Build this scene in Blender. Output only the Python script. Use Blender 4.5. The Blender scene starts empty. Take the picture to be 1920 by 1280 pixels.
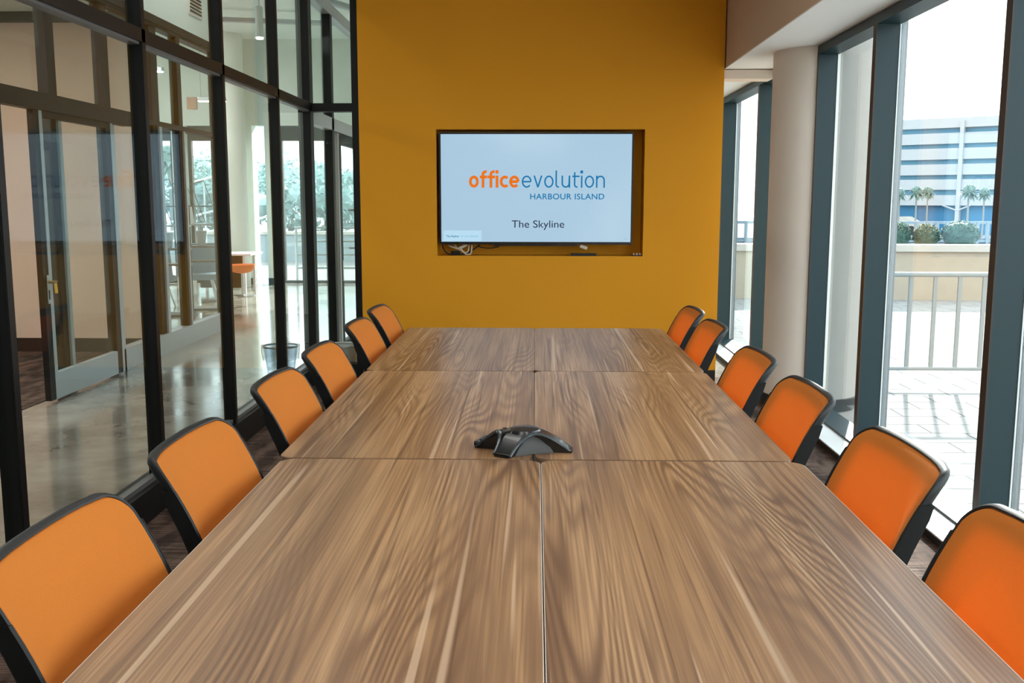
import bpy, bmesh, math, random
from mathutils import Vector, Matrix
random.seed(7)
PI = math.pi
C = bpy.context.scene.collection
S = bpy.context.scene

# ------------------------------------------------------------------ camera
F_PX, YAW, PITCH, ROLL, EYE = 1847.19, 0.023352, 0.140971, 0.0011846, 1.4873
cd = bpy.data.cameras.new('camera'); cam = bpy.data.objects.new('camera', cd); C.objects.link(cam)
cd.sensor_width = 36.0; cd.lens = F_PX * 36.0 / 1920.0; cd.clip_start = 0.05; cd.clip_end = 500
fw = Vector((-math.sin(YAW)*math.cos(PITCH), math.cos(YAW)*math.cos(PITCH), -math.sin(PITCH)))
r0 = Vector((math.cos(YAW), math.sin(YAW), 0)); u0 = r0.cross(fw)
rr = math.cos(ROLL)*r0 + math.sin(ROLL)*u0; uu = -math.sin(ROLL)*r0 + math.cos(ROLL)*u0
cam.matrix_world = Matrix(((rr.x, uu.x, -fw.x, 0), (rr.y, uu.y, -fw.y, 0), (rr.z, uu.z, -fw.z, EYE), (0, 0, 0, 1)))
S.camera = cam

# ------------------------------------------------------------------ world, sun, exposure
S.view_settings.view_transform = 'Standard'; S.view_settings.look = 'None'
S.view_settings.gamma = 1; S.view_settings.use_curve_mapping = False
S.view_settings.exposure = 1.68
w = bpy.data.worlds.new('World'); S.world = w; w.use_nodes = True
nt = w.node_tree; bg = nt.nodes['Background']
tc = nt.nodes.new('ShaderNodeTexCoord'); sp = nt.nodes.new('ShaderNodeSeparateXYZ')
rp = nt.nodes.new('ShaderNodeValToRGB')
nt.links.new(tc.outputs['Generated'], sp.inputs[0]); nt.links.new(sp.outputs['Z'], rp.inputs[0])
nt.links.new(rp.outputs[0], bg.inputs['Color'])
e = rp.color_ramp.elements
e[0].position = 0.0; e[0].color = (0.93, 0.96, 0.97, 1); e[1].position = 0.6; e[1].color = (0.86, 0.94, 1.0, 1)
bg.inputs['Strength'].default_value = 1.75
SUN_DIR = Vector((0.70, 1.95, 1.0)).normalized()
sl = bpy.data.lights.new('sun', 'SUN'); sl.energy = 7.0; sl.angle = math.radians(1.2); sl.color = (1, 0.95, 0.88)
so = bpy.data.objects.new('sun', sl); C.objects.link(so)
so.rotation_euler = SUN_DIR.to_track_quat('Z', 'Y').to_euler(); so.location = SUN_DIR * 60
S.cycles.max_bounces = 10; S.cycles.diffuse_bounces = 5; S.cycles.glossy_bounces = 4
S.cycles.transmission_bounces = 8; S.cycles.transparent_max_bounces = 40
S.cycles.sample_clamp_indirect = 6.0
S.cycles.use_denoising = True

# ------------------------------------------------------------------ materials
def srgb(r, g, b):
    f = lambda c: (c/255/12.92) if c/255 <= 0.04045 else ((c/255+0.055)/1.055)**2.4
    return (f(r), f(g), f(b), 1)
def newmat(name):
    m = bpy.data.materials.new(name); m.use_nodes = True
    n = m.node_tree; n.nodes.clear()
    o = n.nodes.new('ShaderNodeOutputMaterial')
    return m, n, o
def mat(name, col, rough=0.5, metal=0.0, spec=0.5, var=0.06, scale=30, bump=0.0, bscale=200, sheen=0.0, coat=0.0, stretch=None):
    m, n, o = newmat(name)
    p = n.nodes.new('ShaderNodeBsdfPrincipled'); n.links.new(p.outputs[0], o.inputs[0])
    p.inputs['Roughness'].default_value = rough; p.inputs['Metallic'].default_value = metal
    p.inputs['Specular IOR Level'].default_value = spec; p.inputs['Sheen Weight'].default_value = sheen
    p.inputs['Coat Weight'].default_value = coat
    t = n.nodes.new('ShaderNodeTexCoord'); mp = n.nodes.new('ShaderNodeMapping')
    if stretch: mp.inputs['Scale'].default_value = stretch
    n.links.new(t.outputs['Object'], mp.inputs[0])
    ns = n.nodes.new('ShaderNodeTexNoise'); ns.inputs['Scale'].default_value = scale; ns.inputs['Detail'].default_value = 4
    n.links.new(mp.outputs[0], ns.inputs['Vector'])
    mx = n.nodes.new('ShaderNodeMix'); mx.data_type = 'RGBA'
    mx.inputs[6].default_value = tuple(c*(1-var) for c in col[:3]) + (1,)
    mx.inputs[7].default_value = tuple(min(1, c*(1+var)) for c in col[:3]) + (1,)
    n.links.new(ns.outputs['Fac'], mx.inputs[0]); n.links.new(mx.outputs[2], p.inputs['Base Color'])
    if bump:
        b = n.nodes.new('ShaderNodeBump'); b.inputs['Strength'].default_value = bump; b.inputs['Distance'].default_value = 0.002
        n2 = n.nodes.new('ShaderNodeTexNoise'); n2.inputs['Scale'].default_value = bscale
        n.links.new(mp.outputs[0], n2.inputs['Vector']); n.links.new(n2.outputs['Fac'], b.inputs['Height'])
        n.links.new(b.outputs[0], p.inputs['Normal'])
    return m
def emis(name, col, strength, spec=0.0):
    m, n, o = newmat(name)
    p = n.nodes.new('ShaderNodeBsdfPrincipled'); n.links.new(p.outputs[0], o.inputs[0])
    p.inputs['Base Color'].default_value = (0.01, 0.01, 0.01, 1); p.inputs['Roughness'].default_value = 0.12
    p.inputs['Specular IOR Level'].default_value = spec
    p.inputs['Emission Color'].default_value = col; p.inputs['Emission Strength'].default_value = strength
    return m
def glass_mat(name, tint, rough=0.0, ior=1.45):
    # thin architectural glass: clear transmission plus Fresnel reflection on both faces
    m, n, o = newmat(name)
    tr = n.nodes.new('ShaderNodeBsdfTransparent'); tr.inputs[0].default_value = tint
    gl = n.nodes.new('ShaderNodeBsdfGlossy'); gl.inputs['Roughness'].default_value = rough
    gl.inputs[0].default_value = (0.95, 1, 1, 1)
    ge = n.nodes.new('ShaderNodeNewGeometry'); fr = n.nodes.new('ShaderNodeFresnel')
    ml = n.nodes.new('ShaderNodeMath'); ml.operation = 'MULTIPLY_ADD'
    ml.inputs[1].default_value = 1/ior - ior; ml.inputs[2].default_value = ior
    n.links.new(ge.outputs['Backfacing'], ml.inputs[0]); n.links.new(ml.outputs[0], fr.inputs['IOR'])
    mx = n.nodes.new('ShaderNodeMixShader'); n.links.new(fr.outputs[0], mx.inputs[0])
    n.links.new(tr.outputs[0], mx.inputs[1]); n.links.new(gl.outputs[0], mx.inputs[2]); n.links.new(mx.outputs[0], o.inputs[0])
    return m
def wood_mat():
    m, n, o = newmat('walnut_laminate')
    p = n.nodes.new('ShaderNodeBsdfPrincipled'); n.links.new(p.outputs[0], o.inputs[0])
    p.inputs['Roughness'].default_value = 0.34; p.inputs['Specular IOR Level'].default_value = 0.5
    t = n.nodes.new('ShaderNodeTexCoord'); oi = n.nodes.new('ShaderNodeObjectInfo')
    cb = n.nodes.new('ShaderNodeCombineXYZ')
    for i, k in enumerate((7.3, 11.9, 5.1)):
        q = n.nodes.new('ShaderNodeMath'); q.operation = 'MULTIPLY'; q.inputs[1].default_value = k
        n.links.new(oi.outputs['Random'], q.inputs[0]); n.links.new(q.outputs[0], cb.inputs[i])
    ad = n.nodes.new('ShaderNodeVectorMath'); n.links.new(t.outputs['Object'], ad.inputs[0]); n.links.new(cb.outputs[0], ad.inputs[1])
    def mapped(sc, rot=0.0):
        mp = n.nodes.new('ShaderNodeMapping'); mp.inputs['Scale'].default_value = sc; mp.inputs['Rotation'].default_value = (0, 0, rot)
        n.links.new(ad.outputs[0], mp.inputs[0]); return mp.outputs[0]
    def noise(vec, scale, detail=3, dist=0.0, rough=.5):
        k = n.nodes.new('ShaderNodeTexNoise'); k.inputs['Scale'].default_value = scale; k.inputs['Detail'].default_value = detail
        k.inputs['Distortion'].default_value = dist; k.inputs['Roughness'].default_value = rough
        n.links.new(vec, k.inputs['Vector']); return k.outputs['Fac']
    def ramp(src, stops):
        r = n.nodes.new('ShaderNodeValToRGB'); n.links.new(src, r.inputs[0]); el = r.color_ramp.elements
        el[0].position, el[0].color = stops[0]; el[1].position, el[1].color = stops[-1]
        for ps, c in stops[1:-1]:
            z = el.new(ps); z.color = c
        return r.outputs[0]
    def math_(op, a, b):
        k = n.nodes.new('ShaderNodeMath'); k.operation = op
        for i, v in enumerate((a, b)):
            if isinstance(v, (int, float)): k.inputs[i].default_value = v
            else: n.links.new(v, k.inputs[i])
        return k.outputs[0]
    def mix(fac, a, b, mode='MIX'):
        k = n.nodes.new('ShaderNodeMix'); k.data_type = 'RGBA'; k.blend_type = mode
        if isinstance(fac, float): k.inputs[0].default_value = fac
        else: n.links.new(fac, k.inputs[0])
        for i, v in ((6, a), (7, b)):
            if isinstance(v, tuple): k.inputs[i].default_value = v
            else: n.links.new(v, k.inputs[i])
        return k.outputs[2]
    G = lambda v: (v, v, v, 1)
    # broad plank tone
    broad = noise(mapped((9, 0.35, 1)), 1.0, 2)
    base = ramp(broad, [(0.3, srgb(120, 89, 63)), (0.48, srgb(159, 123, 88)), (0.7, srgb(181, 145, 108))])
    # cathedral rings: contour lines of a stretched height field
    hf = noise(mapped((4.4, 0.36, 1)), 1.0, 1.2, 0.12)
    rings = math_('SINE', math_('MULTIPLY', hf, 230.0), 0)
    rings = math_('MULTIPLY_ADD', rings, 0.5); rings.node.inputs[2].default_value = 0.5
    ringm = noise(mapped((3, 0.6, 1)), 1.0, 2)
    rd = ramp(rings, [(0.0, G(1)), (0.55, G(0.35)), (1.0, G(0))])
    rf = math_('MULTIPLY', rd, ramp(ringm, [(0.36, G(0.0)), (0.62, G(0.9))]))
    col = mix(rf, base, srgb(92, 64, 45))
    # fine pores
    fine = noise(mapped((170, 1.7, 1)), 1.0, 4)
    col = mix(ramp(fine, [(0.38, G(0.55)), (0.6, G(0.0))]), col, srgb(110, 80, 58))
    # darker pencil lines, slightly wavy, along the grain
    pen = noise(mapped((62, 0.9, 1)), 1.0, 2, 0.55)
    col = mix(ramp(pen, [(0.30, G(0.75)), (0.42, G(0.0))]), col, srgb(92, 64, 44))
    # pale sapwood streaks: short slender flecks running with the grain
    for rot, sc, lo in ((0.05, (44, 0.52, 1), 0.72), (-0.04, (34, 0.42, 1), 0.73), (0.015, (60, 0.85, 1), 0.735)):
        st = noise(mapped(sc, rot), 1.0, 0.5, 0.0)
        col = mix(ramp(st, [(lo, G(0.0)), (lo+0.055, G(0.52))]), col, srgb(208, 180, 150))
    n.links.new(col, p.inputs['Base Color'])
    rn = ramp(fine, [(0.3, G(0.36)), (0.7, G(0.30))]); n.links.new(rn, p.inputs['Roughness'])
    return m
def carpet_mat():
    m, n, o = newmat('carpet')
    p = n.nodes.new('ShaderNodeBsdfPrincipled'); n.links.new(p.outputs[0], o.inputs[0]); p.inputs['Roughness'].default_value = 0.95
    p.inputs['Specular IOR Level'].default_value = 0.1
    t = n.nodes.new('ShaderNodeTexCoord')
    def ns(sc, s, d=3):
        mp = n.nodes.new('ShaderNodeMapping'); mp.inputs['Scale'].default_value = sc
        n.links.new(t.outputs['Object'], mp.inputs[0])
        k = n.nodes.new('ShaderNodeTexNoise'); k.inputs['Scale'].default_value = s; k.inputs['Detail'].default_value = d
        n.links.new(mp.outputs[0], k.inputs['Vector']); return k.outputs['Fac']
    a = ns((1.2, 60, 1), 3); b = ns((7, 2.0, 1), 1.6)
    r = n.nodes.new('ShaderNodeValToRGB'); n.links.new(a, r.inputs[0]); el = r.color_ramp.elements
    el[0].position = 0.35; el[0].color = srgb(38, 29, 26); el[1].position = 0.7; el[1].color = srgb(138, 116, 104)
    r2 = n.nodes.new('ShaderNodeValToRGB'); n.links.new(b, r2.inputs[0]); el = r2.color_ramp.elements
    el[0].position = 0.4; el[0].color = (0.35, 0.33, 0.33, 1); el[1].position = 0.62; el[1].color = (1, 1, 1, 1)
    mx = n.nodes.new('ShaderNodeMix'); mx.data_type = 'RGBA'; mx.blend_type = 'MULTIPLY'; mx.inputs[0].default_value = 1
    n.links.new(r.outputs[0], mx.inputs[6]); n.links.new(r2.outputs[0], mx.inputs[7]); n.links.new(mx.outputs[2], p.inputs['Base Color'])
    bp = n.nodes.new('ShaderNodeBump'); bp.inputs['Strength'].default_value = 0.5; bp.inputs['Distance'].default_value = 0.004
    n.links.new(a, bp.inputs['Height']); n.links.new(bp.outputs[0], p.inputs['Normal'])
    return m
def concrete_floor_mat():
    m, n, o = newmat('polished_concrete')
    p = n.nodes.new('ShaderNodeBsdfPrincipled'); n.links.new(p.outputs[0], o.inputs[0])
    p.inputs['Roughness'].default_value = 0.16; p.inputs['Specular IOR Level'].default_value = 1.0; p.inputs['IOR'].default_value = 1.75
    t = n.nodes.new('ShaderNodeTexCoord')
    k = n.nodes.new('ShaderNodeTexNoise'); k.inputs['Scale'].default_value = 1.6; k.inputs['Detail'].default_value = 8; k.inputs['Roughness'].default_value = 0.65
    n.links.new(t.outputs['Object'], k.inputs['Vector'])
    r = n.nodes.new('ShaderNodeValToRGB'); n.links.new(k.outputs['Fac'], r.inputs[0]); el = r.color_ramp.elements
    el[0].position = 0.32; el[0].color = srgb(112, 105, 95); el[1].position = 0.7; el[1].color = srgb(164, 158, 147)
    n.links.new(r.outputs[0], p.inputs['Base Color'])
    r2 = n.nodes.new('ShaderNodeValToRGB'); n.links.new(k.outputs['Fac'], r2.inputs[0]); el = r2.color_ramp.elements
    el[0].position = 0.3; el[0].color = (0.08,)*3 + (1,); el[1].position = 0.7; el[1].color = (0.17,)*3 + (1,)
    n.links.new(r2.outputs[0], p.inputs['Roughness'])
    return m
def paver_mat():
    m, n, o = newmat('patio_pavers')
    p = n.nodes.new('ShaderNodeBsdfPrincipled'); n.links.new(p.outputs[0], o.inputs[0]); p.inputs['Roughness'].default_value = 0.9; p.inputs['Specular IOR Level'].default_value = 0.05
    t = n.nodes.new('ShaderNodeTexCoord'); b = n.nodes.new('ShaderNodeTexBrick')
    n.links.new(t.outputs['Object'], b.inputs['Vector'])
    b.inputs['Scale'].default_value = 1.0; b.inputs['Brick Width'].default_value = 0.46; b.inputs['Row Height'].default_value = 0.27
    b.inputs['Mortar Size'].default_value = 0.008
    b.inputs['Color1'].default_value = srgb(134, 134, 132); b.inputs['Color2'].default_value = srgb(142, 141, 139); b.inputs['Mortar'].default_value = srgb(86, 85, 85)
    n.links.new(b.outputs['Color'], p.inputs['Base Color'])
    return m

M = {}
M['wood'] = wood_mat()
M['carpet'] = carpet_mat()
M['concrete'] = concrete_floor_mat()
M['pavers'] = paver_mat()
M['edge_band'] = mat('pale_edge_band', srgb(118, 95, 76), 0.45, var=0.03)
M['yellow'] = mat('yellow_paint', srgb(216, 148, 27), 0.7, spec=0.25, var=0.03, scale=2, bump=0.15, bscale=160)
M['white_paint'] = mat('white_paint', srgb(205, 192, 178), 0.75, spec=0.2, var=0.02, scale=3)
M['bulkhead'] = mat('bulkhead_paint', srgb(196, 172, 150), 0.75, spec=0.2, var=0.02, scale=3)
M['soffit'] = mat('soffit_paint', srgb(246, 246, 244), 0.7, spec=0.3, var=0.01, scale=3)
M['column_dimmed'] = mat('dimmed_column_paint', srgb(140, 136, 130), 0.8, spec=0.2, var=0.04, scale=4)  # column colour darkened to offset the strong daylight outdoors
M['ceiling_paint'] = mat('ceiling_paint', srgb(226, 222, 216), 0.8, spec=0.2, var=0.02, scale=3)
M['lobby_paint'] = mat('lobby_paint', srgb(220, 229, 224), 0.8, spec=0.2, var=0.02, scale=3)
M['beige'] = mat('beige_paint', srgb(214, 190, 172), 0.8, spec=0.2, var=0.03, scale=4)
M['column'] = mat('column_paint', srgb(222, 210, 198), 0.75, spec=0.25, var=0.03, scale=6)
M['black_frame'] = mat('black_aluminium', srgb(11, 12, 12), 0.45, spec=0.3, var=0.05)
M['brown_frame'] = mat('bronze_aluminium', srgb(27, 23, 21), 0.5, spec=0.3, var=0.06)
M['silver_frame'] = mat('silver_aluminium', srgb(176, 182, 186), 0.4, metal=0.3, spec=0.5, var=0.04)
M['blue_frame'] = mat('slate_blue_aluminium', srgb(22, 46, 51), 0.45, spec=0.35, var=0.04)
M['bronze_edge'] = mat('dark_bronze_edge', srgb(46, 32, 26), 0.5, var=0.05)
M['gasket'] = mat('pale_gasket', srgb(215, 222, 224), 0.5, var=0.02)
M['sill'] = mat('white_sill', srgb(215, 218, 218), 0.35, var=0.02)
M['black_base'] = mat('black_base', srgb(18, 16, 15), 0.6, var=0.05)
M['orange'] = mat('orange_fabric', srgb(232, 112, 28), 0.85, spec=0.2, var=0.05, scale=240, bump=0.25, bscale=420)
def mesh_fabric():
    m, n, o = newmat('orange_mesh_fabric')
    p = n.nodes.new('ShaderNodeBsdfPrincipled'); p.inputs['Roughness'].default_value = 0.85; p.inputs['Specular IOR Level'].default_value = 0.15
    t = n.nodes.new('ShaderNodeTexCoord'); k = n.nodes.new('ShaderNodeTexNoise'); k.inputs['Scale'].default_value = 320
    n.links.new(t.outputs['Object'], k.inputs['Vector'])
    mx = n.nodes.new('ShaderNodeMix'); mx.data_type = 'RGBA'; n.links.new(k.outputs['Fac'], mx.inputs[0])
    mx.inputs[6].default_value = srgb(206, 121, 47); mx.inputs[7].default_value = srgb(218, 134, 60)
    n.links.new(mx.outputs[2], p.inputs['Base Color'])
    tl = n.nodes.new('ShaderNodeBsdfTranslucent'); tl.inputs[0].default_value = srgb(228, 76, 1)
    ms = n.nodes.new('ShaderNodeMixShader'); ms.inputs[0].default_value = 0.34
    n.links.new(p.outputs[0], ms.inputs[1]); n.links.new(tl.outputs[0], ms.inputs[2]); n.links.new(ms.outputs[0], o.inputs[0])
    b = n.nodes.new('ShaderNodeBump'); b.inputs['Strength'].default_value = 0.2; b.inputs['Distance'].default_value = 0.001
    n.links.new(k.outputs['Fac'], b.inputs['Height']); n.links.new(b.outputs[0], p.inputs['Normal'])
    return m
M['mesh_orange'] = mesh_fabric()
M['black_plastic'] = mat('black_plastic', srgb(17, 18, 20), 0.48, spec=0.4, var=0.05)
M['chair_side'] = mat('black_side_plastic', srgb(9, 10, 11), 0.55, spec=0.3, var=0.05)
M['chrome'] = mat('brushed_steel', srgb(196, 198, 200), 0.28, metal=1.0, var=0.03)
M['grey_metal'] = mat('grey_metal', srgb(120, 122, 124), 0.4, metal=0.6)
M['phone'] = mat('phone_plastic', srgb(20, 22, 24), 0.30, spec=0.5, var=0.03, coat=0.2)
M['phone_trim'] = mat('phone_trim', srgb(38, 52, 58), 0.28, spec=0.6, coat=0.4)
M['phone_grille'] = mat('phone_grille', srgb(66, 66, 66), 0.55, var=0.2, scale=900)
M['phone_key'] = mat('phone_key', srgb(44, 45, 46), 0.4)
M['tv_body'] = mat('tv_black', srgb(10, 10, 11), 0.25, spec=0.5)
M['screen'] = emis('screen_glow', srgb(166, 198, 220), 0.315, spec=0.55)
M['screen_box'] = emis('screen_panel_glow', srgb(172, 208, 228), 0.35, spec=0.5)
M['ink_orange'] = emis('screen_orange', srgb(222, 110, 24), 0.35)
M['ink_blue'] = emis('screen_blue', srgb(22, 112, 164), 0.35)
M['ink_dark'] = emis('screen_navy', srgb(22, 34, 58), 0.35)
M['ink_mid'] = emis('screen_grey_blue', srgb(62, 120, 150), 0.35)
M['ink_pale'] = emis('screen_pale_blue', srgb(118, 172, 196), 0.35)
M['cable_white'] = mat('white_cable', srgb(196, 186, 170), 0.5)
M['cable_black'] = mat('black_cable', srgb(18, 16, 14), 0.5)
M['glass_in'] = glass_mat('partition_glass', (0.94, 0.965, 0.955, 1), 0.0, 1.17)
M['glass_out'] = glass_mat('window_glass', (0.90, 0.94, 0.945, 1))
M['lamp'] = emis('lamp_diffuser', (1.0, 0.93, 0.82, 1), 9.0)
M['panel'] = emis('added_fill_glow', (1.0, 0.97, 0.93, 1), 2.0)  # glow for the added fill panels of the room
M['fill_lobby'] = emis('lobby_fill_glow', (1.0, 0.98, 0.95, 1), 14.0)
M['fill_corridor'] = emis('corridor_fill_glow', (1.0, 0.96, 0.90, 1), 3.6)
M['fill_room'] = emis('room_fill_glow', (1.0, 0.94, 0.88, 1), 9.0)
M['lamp_lobby'] = emis('lobby_lamp_diffuser', (1.0, 0.96, 0.9, 1), 8.0)
M['plastic_bag'] = glass_mat('plastic_liner', (0.75, 0.77, 0.77, 1), 0.35)
M['bag_white'] = mat('white_bag_plastic', srgb(205, 208, 208), 0.4, var=0.15, scale=14, spec=0.5)
M['mesh_bin'] = mat('bin_wire', srgb(150, 152, 150), 0.4, metal=0.4)
M['concrete_wall'] = mat('planter_concrete', srgb(158, 146, 130), 0.85, var=0.1, scale=5)
M['concrete_cap'] = mat('planter_cap', srgb(170, 164, 156), 0.8, var=0.05)
M['rail'] = mat('painted_rail', srgb(132, 138, 138), 0.5, var=0.03)
M['terrace'] = mat('terrace_blue_grey', srgb(132, 144, 148), 0.8, var=0.06)
M['rail_white'] = mat('white_handrail', srgb(190, 194, 194), 0.5)
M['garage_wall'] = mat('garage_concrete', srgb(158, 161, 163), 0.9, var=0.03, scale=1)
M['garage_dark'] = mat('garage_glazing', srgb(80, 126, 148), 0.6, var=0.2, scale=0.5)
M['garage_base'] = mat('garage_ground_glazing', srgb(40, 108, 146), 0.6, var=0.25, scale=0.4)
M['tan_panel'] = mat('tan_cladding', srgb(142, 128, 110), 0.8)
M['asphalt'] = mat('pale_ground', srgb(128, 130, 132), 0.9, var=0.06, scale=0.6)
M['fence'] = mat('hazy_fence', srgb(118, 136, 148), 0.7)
M['leaf_shrub'] = mat('shrub_leaf', srgb(52, 84, 76), 0.7, var=0.45, scale=9)
M['leaf_pale'] = mat('shrub_new_growth', srgb(140, 148, 118), 0.7, var=0.2, scale=12)
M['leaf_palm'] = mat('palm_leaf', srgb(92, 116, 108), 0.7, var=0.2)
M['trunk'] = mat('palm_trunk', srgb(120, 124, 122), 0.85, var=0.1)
M['leaf_tree'] = mat('hazy_tree_leaf', srgb(152, 178, 176), 0.85, var=0.2, scale=0.8)  # distance haze is put into this pale leaf colour
M['white_laminate'] = mat('white_laminate', srgb(220, 222, 222), 0.35)
M['desk_dark'] = mat('dark_modesty_panel', srgb(28, 28, 29), 0.5)
M['blue_grey'] = mat('blue_grey_mesh', srgb(110, 130, 148), 0.7, var=0.1, scale=40)
M['orange_box'] = mat('orange_card', srgb(226, 128, 78), 0.7)
M['acrylic'] = glass_mat('clear_acrylic', (0.86, 0.9, 0.93, 1), 0.08)
M['dark_wire'] = mat('dark_wire', srgb(66, 66, 62), 0.5)
M['wood_dark'] = mat('dark_wood_shelf', srgb(74, 54, 40), 0.5, var=0.2, stretch=(1, 20, 1))
M['sign_red'] = mat('pale_red_sign', srgb(206, 160, 140), 0.7)
M['key_yellow'] = mat('yellow_tag', srgb(222, 176, 60), 0.5)
M['brass'] = mat('key_brass', srgb(150, 128, 90), 0.35, metal=0.9)
M['teal_dark'] = mat('dark_teal_panel', srgb(32, 66, 74), 0.5)
M['paper'] = mat('paper', srgb(226, 228, 224), 0.7)

# ------------------------------------------------------------------ mesh helpers
class MB:
    def __init__(s): s.bm = bmesh.new()
    def box(s, x0, x1, y0, y1, z0, z1, mtx=None):
        vs = [s.bm.verts.new((x, y, z)) for z in (z0, z1) for y in (y0, y1) for x in (x0, x1)]
        if mtx:
            for v in vs: v.co = mtx @ v.co
        for f in ((0, 2, 3, 1), (4, 5, 7, 6), (0, 1, 5, 4), (2, 6, 7, 3), (0, 4, 6, 2), (1, 3, 7, 5)):
            s.bm.faces.new([vs[i] for i in f])
        return s
    def tube(s, pts, r, n=10, cap=True):
        pts = [Vector(p) for p in pts]; rs = r if isinstance(r, (list, tuple)) else [r]*len(pts)
        rings = []; ref = None
        for i, p in enumerate(pts):
            d = (pts[min(i+1, len(pts)-1)] - pts[max(i-1, 0)]).normalized()
            if ref is None: ref = Vector((0, 0, 1)) if abs(d.z) < 0.9 else Vector((1, 0, 0))
            a = (ref - d*ref.dot(d)).normalized(); b = d.cross(a); ref = a
            rings.append([s.bm.verts.new(p + (a*math.cos(t)+b*math.sin(t))*rs[i]) for t in [2*PI*k/n for k in range(n)]])
        for A, B in zip(rings, rings[1:]):
            for k in range(n): s.bm.faces.new((A[k], A[(k+1) % n], B[(k+1) % n], B[k]))
        if cap: s.bm.faces.new(rings[0][::-1]); s.bm.faces.new(rings[-1])
        return s
    def lathe(s, prof, n=32, c=(0, 0, 0), cap=True):
        rings = [[s.bm.verts.new((c[0]+r*math.cos(2*PI*k/n), c[1]+r*math.sin(2*PI*k/n), c[2]+z)) for k in range(n)] for r, z in prof]
        for A, B in zip(rings, rings[1:]):
            for k in range(n): s.bm.faces.new((A[k], A[(k+1) % n], B[(k+1) % n], B[k]))
        if cap: s.bm.faces.new(rings[0][::-1]); s.bm.faces.new(rings[-1])
        return s
    def rings(s, rs, cap=True):
        R = [[s.bm.verts.new(p) for p in r] for r in rs]; n = len(R[0])
        for A, B in zip(R, R[1:]):
            for k in range(n): s.bm.faces.new((A[k], A[(k+1) % n], B[(k+1) % n], B[k]))
        if cap: s.bm.faces.new(R[0][::-1]); s.bm.faces.new(R[-1])
        return s
    def prism(s, poly, z0, z1, axis='z', mtx=None):
        mk = {'z': lambda a, b, h: (a, b, h), 'y': lambda a, b, h: (a, h, b), 'x': lambda a, b, h: (h, a, b)}[axis]
        A = [s.bm.verts.new(mk(a, b, z0)) for a, b in poly]; B = [s.bm.verts.new(mk(a, b, z1)) for a, b in poly]
        if mtx:
            for v in A+B: v.co = mtx @ v.co
        n = len(poly)
        for k in range(n): s.bm.faces.new((A[k], A[(k+1) % n], B[(k+1) % n], B[k]))
        s.bm.faces.new(A[::-1]); s.bm.faces.new(B)
        return s
    def quad(s, *ps):
        s.bm.faces.new([s.bm.verts.new(p) for p in ps]); return s
    def blob(s, c, r, sub=2, jit=0.1, sq=(1, 1, 1)):
        v = bmesh.ops.create_icosphere(s.bm, subdivisions=sub, radius=1.0)['verts']
        for q in v:
            k = r*(1+random.uniform(-jit, jit)); q.co = Vector((c[0]+q.co.x*k*sq[0], c[1]+q.co.y*k*sq[1], c[2]+q.co.z*k*sq[2]))
        return s
    def build(s, name, m, parent=None, bevel=0.0, smooth=False, seg=2):
        bm = s.bm
        bmesh.ops.recalc_face_normals(bm, faces=bm.faces)
        if bevel:
            eds = [e for e in bm.edges if len(e.link_faces) == 2 and e.calc_face_angle(0) > 0.6]
            if eds: bmesh.ops.bevel(bm, geom=eds, offset=bevel, segments=seg, affect='EDGES', clamp_overlap=True)
        me = bpy.data.meshes.new(name); bm.to_mesh(me); bm.free()
        if smooth:
            for p in me.polygons: p.use_smooth = True
            try: me.set_sharp_from_angle(angle=math.radians(38))
            except Exception: pass
        me.materials.append(m)
        o = bpy.data.objects.new(name, me); C.objects.link(o)
        if parent: o.parent = parent
        return o
def thing(name, label, cat, loc=(0, 0, 0), rz=0.0, group=None):
    o = bpy.data.objects.new(name, None); C.objects.link(o); o.location = loc; o.rotation_euler = (0, 0, rz)
    o.empty_display_size = 0.1
    o['label'] = label; o['category'] = cat
    if group: o['group'] = group
    return o
def tag(o, label, cat, group=None):
    o['label'] = label; o['category'] = cat
    if group: o['group'] = group
    return o
def struct(o, label=None, cat='structure'):
    o['kind'] = 'structure'
    if label: o['label'] = label; o['category'] = cat
    return o
def sroot(name, label, cat='window'):
    o = bpy.data.objects.new(name, None); C.objects.link(o); o['kind'] = 'structure'; o['label'] = label; o['category'] = cat; return o
def copy_tree(o, parent=None):
    c = o.copy(); C.objects.link(c)
    if parent: c.parent = parent
    for ch in [k for k in o.children]: copy_tree(ch, c)
    return c
def rrect(hw, hh, r, cx=0, cy=0, n=6, r2=None):
    """rounded rectangle, counter-clockwise; r for the top corners, r2 for the bottom ones"""
    r2 = r if r2 is None else r2
    out = []
    for (sx, sy, a0, q) in ((1, 1, 0, r), (-1, 1, PI/2, r), (-1, -1, PI, r2), (1, -1, 1.5*PI, r2)):
        q = max(min(q, hw*0.98, hh*0.98), 0.0005)
        for k in range(n+1):
            a = a0 + PI/2*k/n
            out.append((cx+sx*(hw-q)+q*math.cos(a), cy+sy*(hh-q)+q*math.sin(a)))
    return out

# ================================================================== THE SETTING
YW = 8.13            # yellow wall face
XG = -1.817          # inner face of the glazed partition
XR = 1.915           # inner face of the window mullions
ZS = 2.545           # soffit over the windows
ZC = 3.40            # room ceiling
ZL = 4.30            # lobby ceiling
ZO = -0.10           # patio level
ZG = -0.70           # street level beyond the planter

struct(MB().box(-1.93, 2.06, -3.0, 8.35, -0.12, 0.0).build('floor', M['carpet']), 'dark brown streaky carpet under the conference table', 'floor')
struct(MB().box(-1.93, 1.53, -3.0, 8.13, ZC, ZC+0.15).build('ceiling', M['ceiling_paint']), 'white ceiling of the conference room', 'ceiling')
struct(MB().box(-1.93, 2.06, -3.15, -3.0, 0, ZC).build('wall_south', M['white_paint']), 'plain light wall at the near end of the room', 'wall')
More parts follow.
